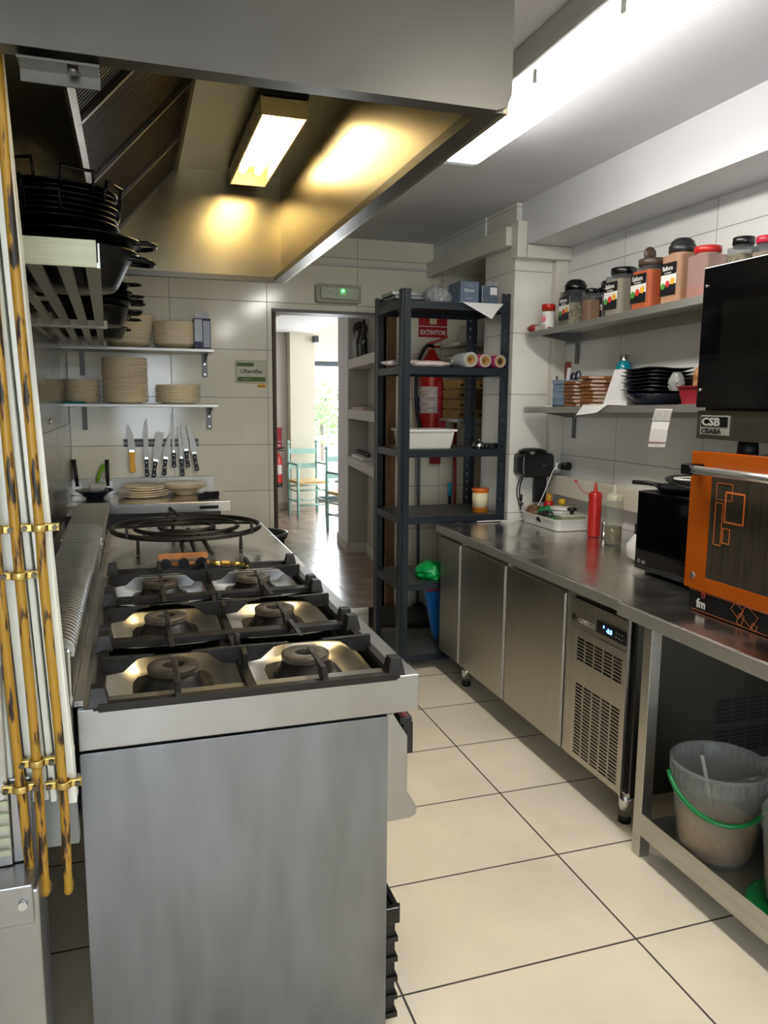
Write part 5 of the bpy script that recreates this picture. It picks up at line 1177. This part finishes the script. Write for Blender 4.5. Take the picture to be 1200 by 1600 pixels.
lathe_thing('glass_bottle', 'turquoise glass bottle with steel cap behind the wooden boards', 'bottle', (2.31, 3.30, tz_l(3.3)), [(0, 0), (.036, 0), (.038, .01), (.038, .19), (.03, .215), (.02, .225), (0, .225)], mat('turquoise_glass', '0E7E8C', .1), (('cap', [(.021, .222), (.021, .252), (0, .254)], CHROME),))
# white cards and papers
tag(obj('card_pile', MB().hexa([(2.14, 3.02, 1.536), (2.27, 3.06, 1.536), (2.25, 3.22, 1.536), (2.12, 3.18, 1.536), (2.15, 3.04, 1.70), (2.27, 3.07, 1.70), (2.25, 3.14, 1.70), (2.13, 3.11, 1.70)]), mat('white_cards', 'CFCDCD', .7, 0, .04, 6)), 'leaning bundle of white cards between boards and dark plates', 'papers')
tag(obj('paper_sheet', MB().add([(2.16, 3.02, 1.54), (2.16, 3.26, 1.54), (2.09, 3.10, 1.538), (2.09, 3.30, 1.536), (2.075, 3.16, 1.50), (2.07, 3.33, 1.485)], [(0, 1, 3, 2), (2, 3, 5, 4)]), PAPER, None, 0, None, 0, .0015), 'white paper sheets curling over the lower right shelf edge', 'paper')
tag(obj('paper_pile', MB().box(2.105, 2.25, 3.68, 3.90, tz_l(3.78)+.003, tz_l(3.78)+.009), PAPER), 'thin pile of papers at the far end of the lower right shelf', 'paper')
# stack of dark square plates
def sq_plate(lab):
    n = 28; R = []
    def ring(s_, z, lift): 
        out = []
        for k in range(n):
            a = 2*PI*k/n; c_, s2 = math.cos(a), math.sin(a); e = 4.5
            rr = 1/((abs(c_)**e+abs(s2)**e)**(1/e)); cr_ = max(0, (rr-1)/.18)*.45
            out.append((s_*rr*c_, s_*rr*s2, z+lift*cr_))
        return out
    R = [ring(.07, 0, 0), ring(.095, .004, .0), ring(.135, .016, .014), ring(.136, .020, .014), ring(.094, .009, 0), ring(.06, .006, 0)]
    mb = MB()
    for r in R: mb.v += [Vector(p) for p in r]
    for q in range(len(R)-1):
        for k in range(n): mb.f.append([q*n+k, q*n+(k+1) % n, (q+1)*n+(k+1) % n, (q+1)*n+k]); mb.sm.append(True)
    mb.f.append(list(range(n))[::-1]); mb.sm.append(False); mb.f.append([5*n+k for k in range(n)]); mb.sm.append(False)
    return mb
sp0 = obj('square_plate', sq_plate(''), mat('dark_glaze', '14171f', .12, 0, .5, 8)); W['sq'] = 1
bw = tag(obj('serving_bowl', MB().lathe([(0, 0), (.07, 0), (.09, .006), (.130, .045), (.133, .05), (.125, .046), (.08, .012), (0, .008)], (2.215, 2.91, tz_l(2.87)+.002), 32), NAVY), 'dark blue glazed bowl at the bottom of the dark plate stack', 'bowl')
for i in range(7):
    o = sp0 if i == 0 else dup(sp0)
    tag(o, 'dark glazed square plate, %s in the lower right shelf stack' % ordn(i, 7), 'plate', 'dark square plates')
    o.location = (2.215+random.uniform(-.006, .006), 2.91+random.uniform(-.01, .01), tz_l(2.87)+.05+i*.0155); o.rotation_euler = (0, 0, random.uniform(-.1, .1)); o.scale = (.9, 1.0, .8)
tag(obj('red_tray', tray_mesh(2.13, 2.33, 2.50, 2.70, tz_l(2.6)+.001, .07, .005, .02), mat('dark_red_plastic', '8A1E2A', .3)), 'dark red plastic container beside the dark plates', 'container')
bag('paper_bag', 'crumpled brown paper bag standing in the dark red container', 'bag', (2.24, 2.60, tz_l(2.6)+.10), .075, mat('brown_paper', 'A87A50', .8, 0, .15, 12, (1, 1, 1), .3), (.8, .9, .95), 41)
bag('clear_bag', 'crumpled clear plastic bag between the dark plates and the paper bag', 'bag', (2.16, 2.715, tz_l(2.7)+.09), .04, CRUMP, (.6, .8, 1), 42)
lathe_thing('sauce_bottle', 'yellow bottle with dark red cap behind the brown paper bag', 'bottle', (2.325, 2.74, tz_l(2.74)), [(0, 0), (.028, 0), (.028, .20), (0, .20)], mat('mustard_yellow', 'B59A1E', .35), (('cap', [(.0285, .195), (.0285, .265), (.026, .27), (0, .27)], mat('darkred_cap', '8E1420', .35)),))
# receipt hanging from the shelf lip
rc = thing('receipt', 'white receipt slip hanging from the edge of the lower right shelf', 'receipt', (2.085, 2.7, 1.36))
obj('slip', MB().add([(2.095, 2.755, 1.525), (2.095, 2.645, 1.525), (2.085, 2.765, 1.44), (2.085, 2.655, 1.44), (2.095, 2.79, 1.362), (2.092, 2.675, 1.367)], [(0, 1, 3, 2), (2, 3, 5, 4)]), PAPER, rc, 0, None, 0, .001)
obj('printed_lines', MB().add([(2.0935, 2.756, 1.52), (2.0935, 2.646, 1.52), (2.086, 2.762, 1.475), (2.086, 2.652, 1.475)], [(0, 1, 3, 2)]), mat('grey_print2', 'A5A39E', .8, 0, .25, 60), rc, 0, None, 0, .0008)
obj('red_line', MB().bar((2.089, 2.786, 1.385), (2.087, 2.672, 1.388), .002, .003), mat('red_ink', 'C07A80', .6), rc)

# ================================================================== WORK TABLE
wt = thing('work_table', 'stainless steel work table with lower shelf at the right edge', 'table', (1.95, 1.4, 0))
obj('tabletop', MB().box(1.540, 2.345, .60, 2.160, .840, .884), STEELH, wt, .003)
obj('front_edge', MB().box(1.536, 1.540, .60, 2.162, .838, .882).box(1.540, 1.60, 2.160, 2.163, .838, .882), MATS['shelf_steel'], wt, .001)
for x in (1.60, 2.27):
    for y in (.66, 2.055): obj('leg', MB().box(x, x+.042, y, y+.042, 0, .838), STEEL, wt, .002)
obj('lower_shelf', MB().box(1.603, 2.31, .70, 2.055, .125, .135).box(1.598, 1.603, .70, 2.056, .085, .165).box(2.308, 2.312, .70, 2.056, .085, .135), STEEL, wt, .001)
# buckets
def bucket(label, cx_, cy_, z, r0, r1, h, fillm, fh, handle, ribs=True, rot=0):
    t = thing('plastic_bucket', label, 'bucket', (cx_, cy_, z), 'translucent buckets on the lower shelf')
    c = (cx_, cy_, z)
    obj('tub', MB().lathe([(0, 0), (r0, 0), (r1*.985, h*.80), (r1, h*.80), (r1*1.03, h*.82), (r1*1.03, h*.97), (r1*1.06, h*.975), (r1*1.06, h), (r1, h), (r1*.97, h*.98), (r1*.955, h*.80), (r0*.96, .006), (0, .006)], c, 44), FROST, t)
    k = fh/h; rf = r0+(r1-r0)*k
    obj('contents', MB().lathe([(0, .008), (r0*.95, .008), (rf*.955, fh*.95), (rf*.6, fh*1.05), (0, fh*.98)], c, 36), fillm, t)
    mb = MB()
    if ribs:
        for q in range(36):
            a = 2*PI*q/36; mb.bar((cx_+r1*1.03*math.cos(a), cy_+r1*1.03*math.sin(a), z+h*.83), (cx_+r1*1.03*math.cos(a), cy_+r1*1.03*math.sin(a), z+h*.95), .004, .004, (math.cos(a), math.sin(a), 0))
        obj('rim_ribs', mb, mat('rib_frost', '8f9291', .3, 0, 0, 1, (1, 1, 1), 0, 0, 0, .5), t)['kind'] = 'stuff'
    if handle:
        P = []
        for q in range(17):
            a = PI*q/16; s_ = math.sin(a); P.append((-math.cos(a), s_))
        u = Vector((math.cos(rot), math.sin(rot), 0)); v = Vector((-math.sin(rot), math.cos(rot), 0))
        pts = [Vector(c)+u*(p[0]*r1*1.075)+v*(-p[1]*r1*1.10)+Vector((0, 0, h*.84-.085*p[1]**1.2)) for p in P]
        obj('handle', MB().tube(pts, .0075, 8), GREEN, t)
    return t
b1 = bucket('large translucent bucket with green handle and pale grain on the lower shelf', 1.722, 1.845, .1355, .112, .142, .30, mat('bread_crumbs', 'C89A58', .9, 0, .3, 70), .11, True, True, -.5)
tag(obj('scoop_handle', MB().cyl((1.742, 1.89, .26), (1.707, 1.91, .425), .006), mat('offwhite_handle', 'C9C7BE', .4)), 'thin white scoop handle standing in the large bucket', 'scoop')
b2 = bucket('translucent bucket with olive picture label standing on a green lid', 1.735, 1.53, .150, .085, .105, .27, mat('pinkish_grain', 'B59A86', .9, 0, .3, 60), .13, False, False)
tag(obj('bucket_lid', MB().lathe([(0, 0), (.125, 0), (.13, .004), (.13, .013), (.12, .013), (.115, .008), (0, .008)], (1.73, 1.53, .1355), 40), GREEN), 'round green plastic lid under the labelled bucket', 'lid')
lb = MB(); vs = []; n = 8
for k in range(n+1):
    a = math.radians(198+k*6.5); 
    for z, r in ((.075, .0925), (.165, .0995)): vs.append((1.735+r*math.cos(a), 1.53+r*math.sin(a), .15+z))
obj('picture_label', MB().add(vs, [(2*k, 2*k+2, 2*k+3, 2*k+1) for k in range(n)], True), mat('olive_label', '4A6A34', .4, 0, .8, 28, (1, 1, 2)), b2, 0, None, 0, .0006)
bucket('pale bucket partly hidden behind the labelled one', 1.98, 1.80, .1355, .09, .105, .25, mat('pale_fill', 'A9A296', .9), .12, False, False)
# microwave
mw = thing('microwave', 'black microwave with mirrored door on the counter', 'microwave', (2.13, 2.39, .885))
obj('case', MB().box(1.95, 2.33, 2.165, 2.62, .886, 1.20), BLACKM, mw, .004)
obj('door', MB().box(1.93, 1.949, 2.17, 2.615, .905, 1.198), GLASSB, mw, .002)
obj('lower_band', MB().box(1.929, 1.949, 2.17, 2.615, .884, .905), mat('dark_band', '202022', .3), mw, .001)
obj('foot', MB().box(1.97, 2.3, 2.58, 2.60, .869, .886).box(1.97, 2.3, 2.20, 2.22, .884, .886), BLACKM, mw)
text('LG', .017, (1.9285, 2.568, .91), (0, -1, 0), (0, 0, 1), mat('lg_grey', 'A0A0A4', .4), mw, 'lettering', .0004, 'LEFT', 1, .0004)
obj('logo', MB().lathe([(.006, 0), (.008, 0), (.008, .001), (.006, .001)], (1.928, 2.587, .916), 20, 'X', True), mat('lg_grey2', 'A0A0A4', .4), mw)
# pans on the microwave
fp = thing('frying_pan', 'dark grey frying pan on top of the microwave, handle to the left', 'pan', (2.12, 2.42, 1.2015))
obj('bowl', MB().lathe([(0, 0), (.10, 0), (.125, .025), (.13, .026), (.122, .025), (.098, .004), (0, .004)], (2.05, 2.47, 1.2015), 40), mat('pan_grey', '26282b', .3, .3), fp)
obj('handle', MB().tube([(2.0, 2.57, 1.222), (1.975, 2.61, 1.228), (1.95, 2.68, 1.226)], .009, 10), BLACKM, fp)
l2 = thing('round_lid', 'black round cover leaning on the frying pan over the microwave', 'lid', (2.12, 2.42, 1.228))
m_ = MB().lathe([(0, .008), (.08, .004), (.108, 0), (.112, .003), (.108, .006), (.08, .012), (0, .016)], (0, 0, 0), 40); m_.xf(Matrix.Translation((2.04, 2.42, 1.245)) @ Matrix.Rotation(.16, 4, 'X'))
obj('disc', m_, BLACKPAN, l2)
tag(obj('white_ring', MB().lathe([(.045, 0), (.06, 0), (.06, .006), (.045, .006)], (2.0, 2.40, 1.262), 32, 'Z', True), WHITE), 'white plastic ring lying on the pan lid', 'ring')
# orange oven
ORANGE = mat('orange_glass', 'A04B0D', .12, 0, .06, 5)
ov = thing('convection_oven', 'convection oven with orange glass door on the steel work table', 'oven', (2.0, 1.72, .885))
oy1 = 2.025; oy0 = 1.33; ox = 1.71
obj('case', MB().box(ox+.03, 2.30, oy0, oy1-.01, .91, 1.385), mat('oven_case', (.12, .12, .12), .35, .8), ov, .004)
pn = obj('control_panel', MB().box(ox, ox+.03, oy0, oy1, .888, .955), BLACK, ov, .002)
text('fm', .040, (ox-.0008, 1.985, .90), (0, -1, 0), (0, 0, 1), WHITE, pn, 'lettering', .0006, 'LEFT', 1, .001)
obj('logo_swirl', MB().lathe([(.005, 0), (.009, 0), (.009, .001), (.005, .001)], (ox-.001, 1.957, .943), 16, 'X', True), RED, pn)
OL = mat('orange_line', 'C56A2A', .4)
def outline(y0, y1, z0, z1, t_=.003, x=ox-.001, rot=0, m_=OL, parent=None, nm='outline_print'):
    mb = MB()
    P = [(y0, z0), (y1, z0), (y1, z1), (y0, z1)]; cy_, cz_ = (y0+y1)/2, (z0+z1)/2
    P = [(cy_+(a-cy_)*math.cos(rot)-(b-cz_)*math.sin(rot), cz_+(a-cy_)*math.sin(rot)+(b-cz_)*math.cos(rot)) for a, b in P]
    for q in range(4):
        a, b = P[q], P[(q+1) % 4]; mb.bar((x, *a), (x, *b), t_, .001, (1, 0, 0))
    return obj(nm, mb, m_, parent)
outline(1.79, 1.83, .918, .950, .0012, ox-.0008, .6, OL, pn); outline(1.735, 1.79, .905, .948, .0012, ox-.0008, .5, OL, pn)
outline(1.785, 1.805, .892, .925, .0012, ox-.0008, .3, OL, pn); outline(1.73, 1.75, .891, .908, .0012, ox-.0008, .4, OL, pn)
obj('edge_line', MB().box(ox-.001, ox, oy0, oy1-.002, .9515, .953).box(ox-.001, ox, oy0, oy1-.02, .889, .8905), OL, pn)
dr = thing; dw = obj('door', MB().box(ox-.022, ox, 1.93, oy1, .962, 1.40).box(ox-.022, ox, oy0, 1.43, .962, 1.40).box(ox-.022, ox, 1.43, 1.93, 1.333, 1.40).box(ox-.022, ox, 1.43, 1.93, .962, 1.008), ORANGE, ov, .002)
obj('window', MB().box(ox-.021, ox-.004, 1.43, 1.93, 1.008, 1.333), mat('sooty_glass', '38322a', .12, 0, .35, 9, (1, 8, .6)), dw)
outline(1.79, 1.865, 1.195, 1.285, .005, ox-.0225, 0, OL, dw); outline(1.875, 1.905, 1.12, 1.25, .002, ox-.0225, 0, OL, dw)
outline(1.84, 1.868, 1.13, 1.175, .0025, ox-.0225, 0, OL, dw); outline(1.84, 1.905, 1.26, 1.31, .0015, ox-.0225, 0, OL, dw)
obj('screw_cap', MB().cyl((ox-.026, 1.985, 1.005), (ox-.022, 1.985, 1.005), .010, None, 20), STEELD, dw)
hn = obj('handle', MB().cyl((ox-.06, 1.36, 1.345), (ox-.06, 1.995, 1.345), .013, None, 20), mat('handle_satin', (.85, .84, .82), .34, 1), dw)
for y in (1.985, 1.40): obj('handle_mount', MB().rbox(ox-.078, ox-.022, y-.02, y+.02, 1.328, 1.362, .006, 3, 'Y'), BLACK, hn)
obj('foot', MB().cyl((ox+.06, 1.90, .8845), (ox+.06, 1.90, .91), .022).cyl((2.25, 1.9, .8845), (2.25, 1.9, .91), .022), BLACKM, ov)
# upper oven
uo = thing('upper_oven', 'black glass fronted oven stacked on top of the orange oven', 'oven', (2.0, 1.72, 1.40))
obj('case', MB().box(ox+.02, 2.30, oy0, 2.03, 1.438, 1.965), mat('case_black', '101011', .4), uo, .003)
bs = obj('base_strip', MB().box(ox, ox+.02, oy0, 2.04, 1.438, 1.527), mat('dark_brushed', (.28, .26, .22), .35, 1, .15, 6, (1, 1, 10)), uo, .002)
obj('glass_door', MB().box(ox-.012, ox+.018, oy0, 2.035, 1.536, 1.962), GLASSB, uo, .002)
obj('inner_window', MB().box(ox-.0128, ox-.012, oy0+.05, 1.945, 1.64, 1.85), mat('inner_glass', '0d0d0a', .06), uo)
for z in (1.59, 1.905): obj('rivet', MB().cyl((ox-.018, 2.018, z), (ox-.012, 2.018, z), .005), CHROME, uo)
bd = obj('badge', MB().box(ox-.004, ox, 1.895, 2.018, 1.452, 1.512), mat('badge_plate', '9A988F', .35, .3), uo, .001)
obj('badge_field', MB().box(ox-.0055, ox-.004, 1.90, 2.013, 1.478, 1.508), BLACK, bd)
text('CSB', .034, (ox-.006, 2.010, 1.481), (0, -1, 0), (0, 0, 1), mat('badge_letters', 'B5B3AC', .3, .3), bd, 'lettering', .001, 'LEFT', 1.35, .001)
text('CISABA', .020, (ox-.0045, 2.012, 1.457), (0, -1, 0), (0, 0, 1), BLACKM, bd, 'small_print', .001, 'LEFT', 1.3, .0006)
for y in (1.88, 1.42):
    for x in (ox+.06, 2.24): obj('foot', MB().cyl((x, y, 1.3855), (x, y, 1.438), .032, .028, 20), BLACKM, uo)
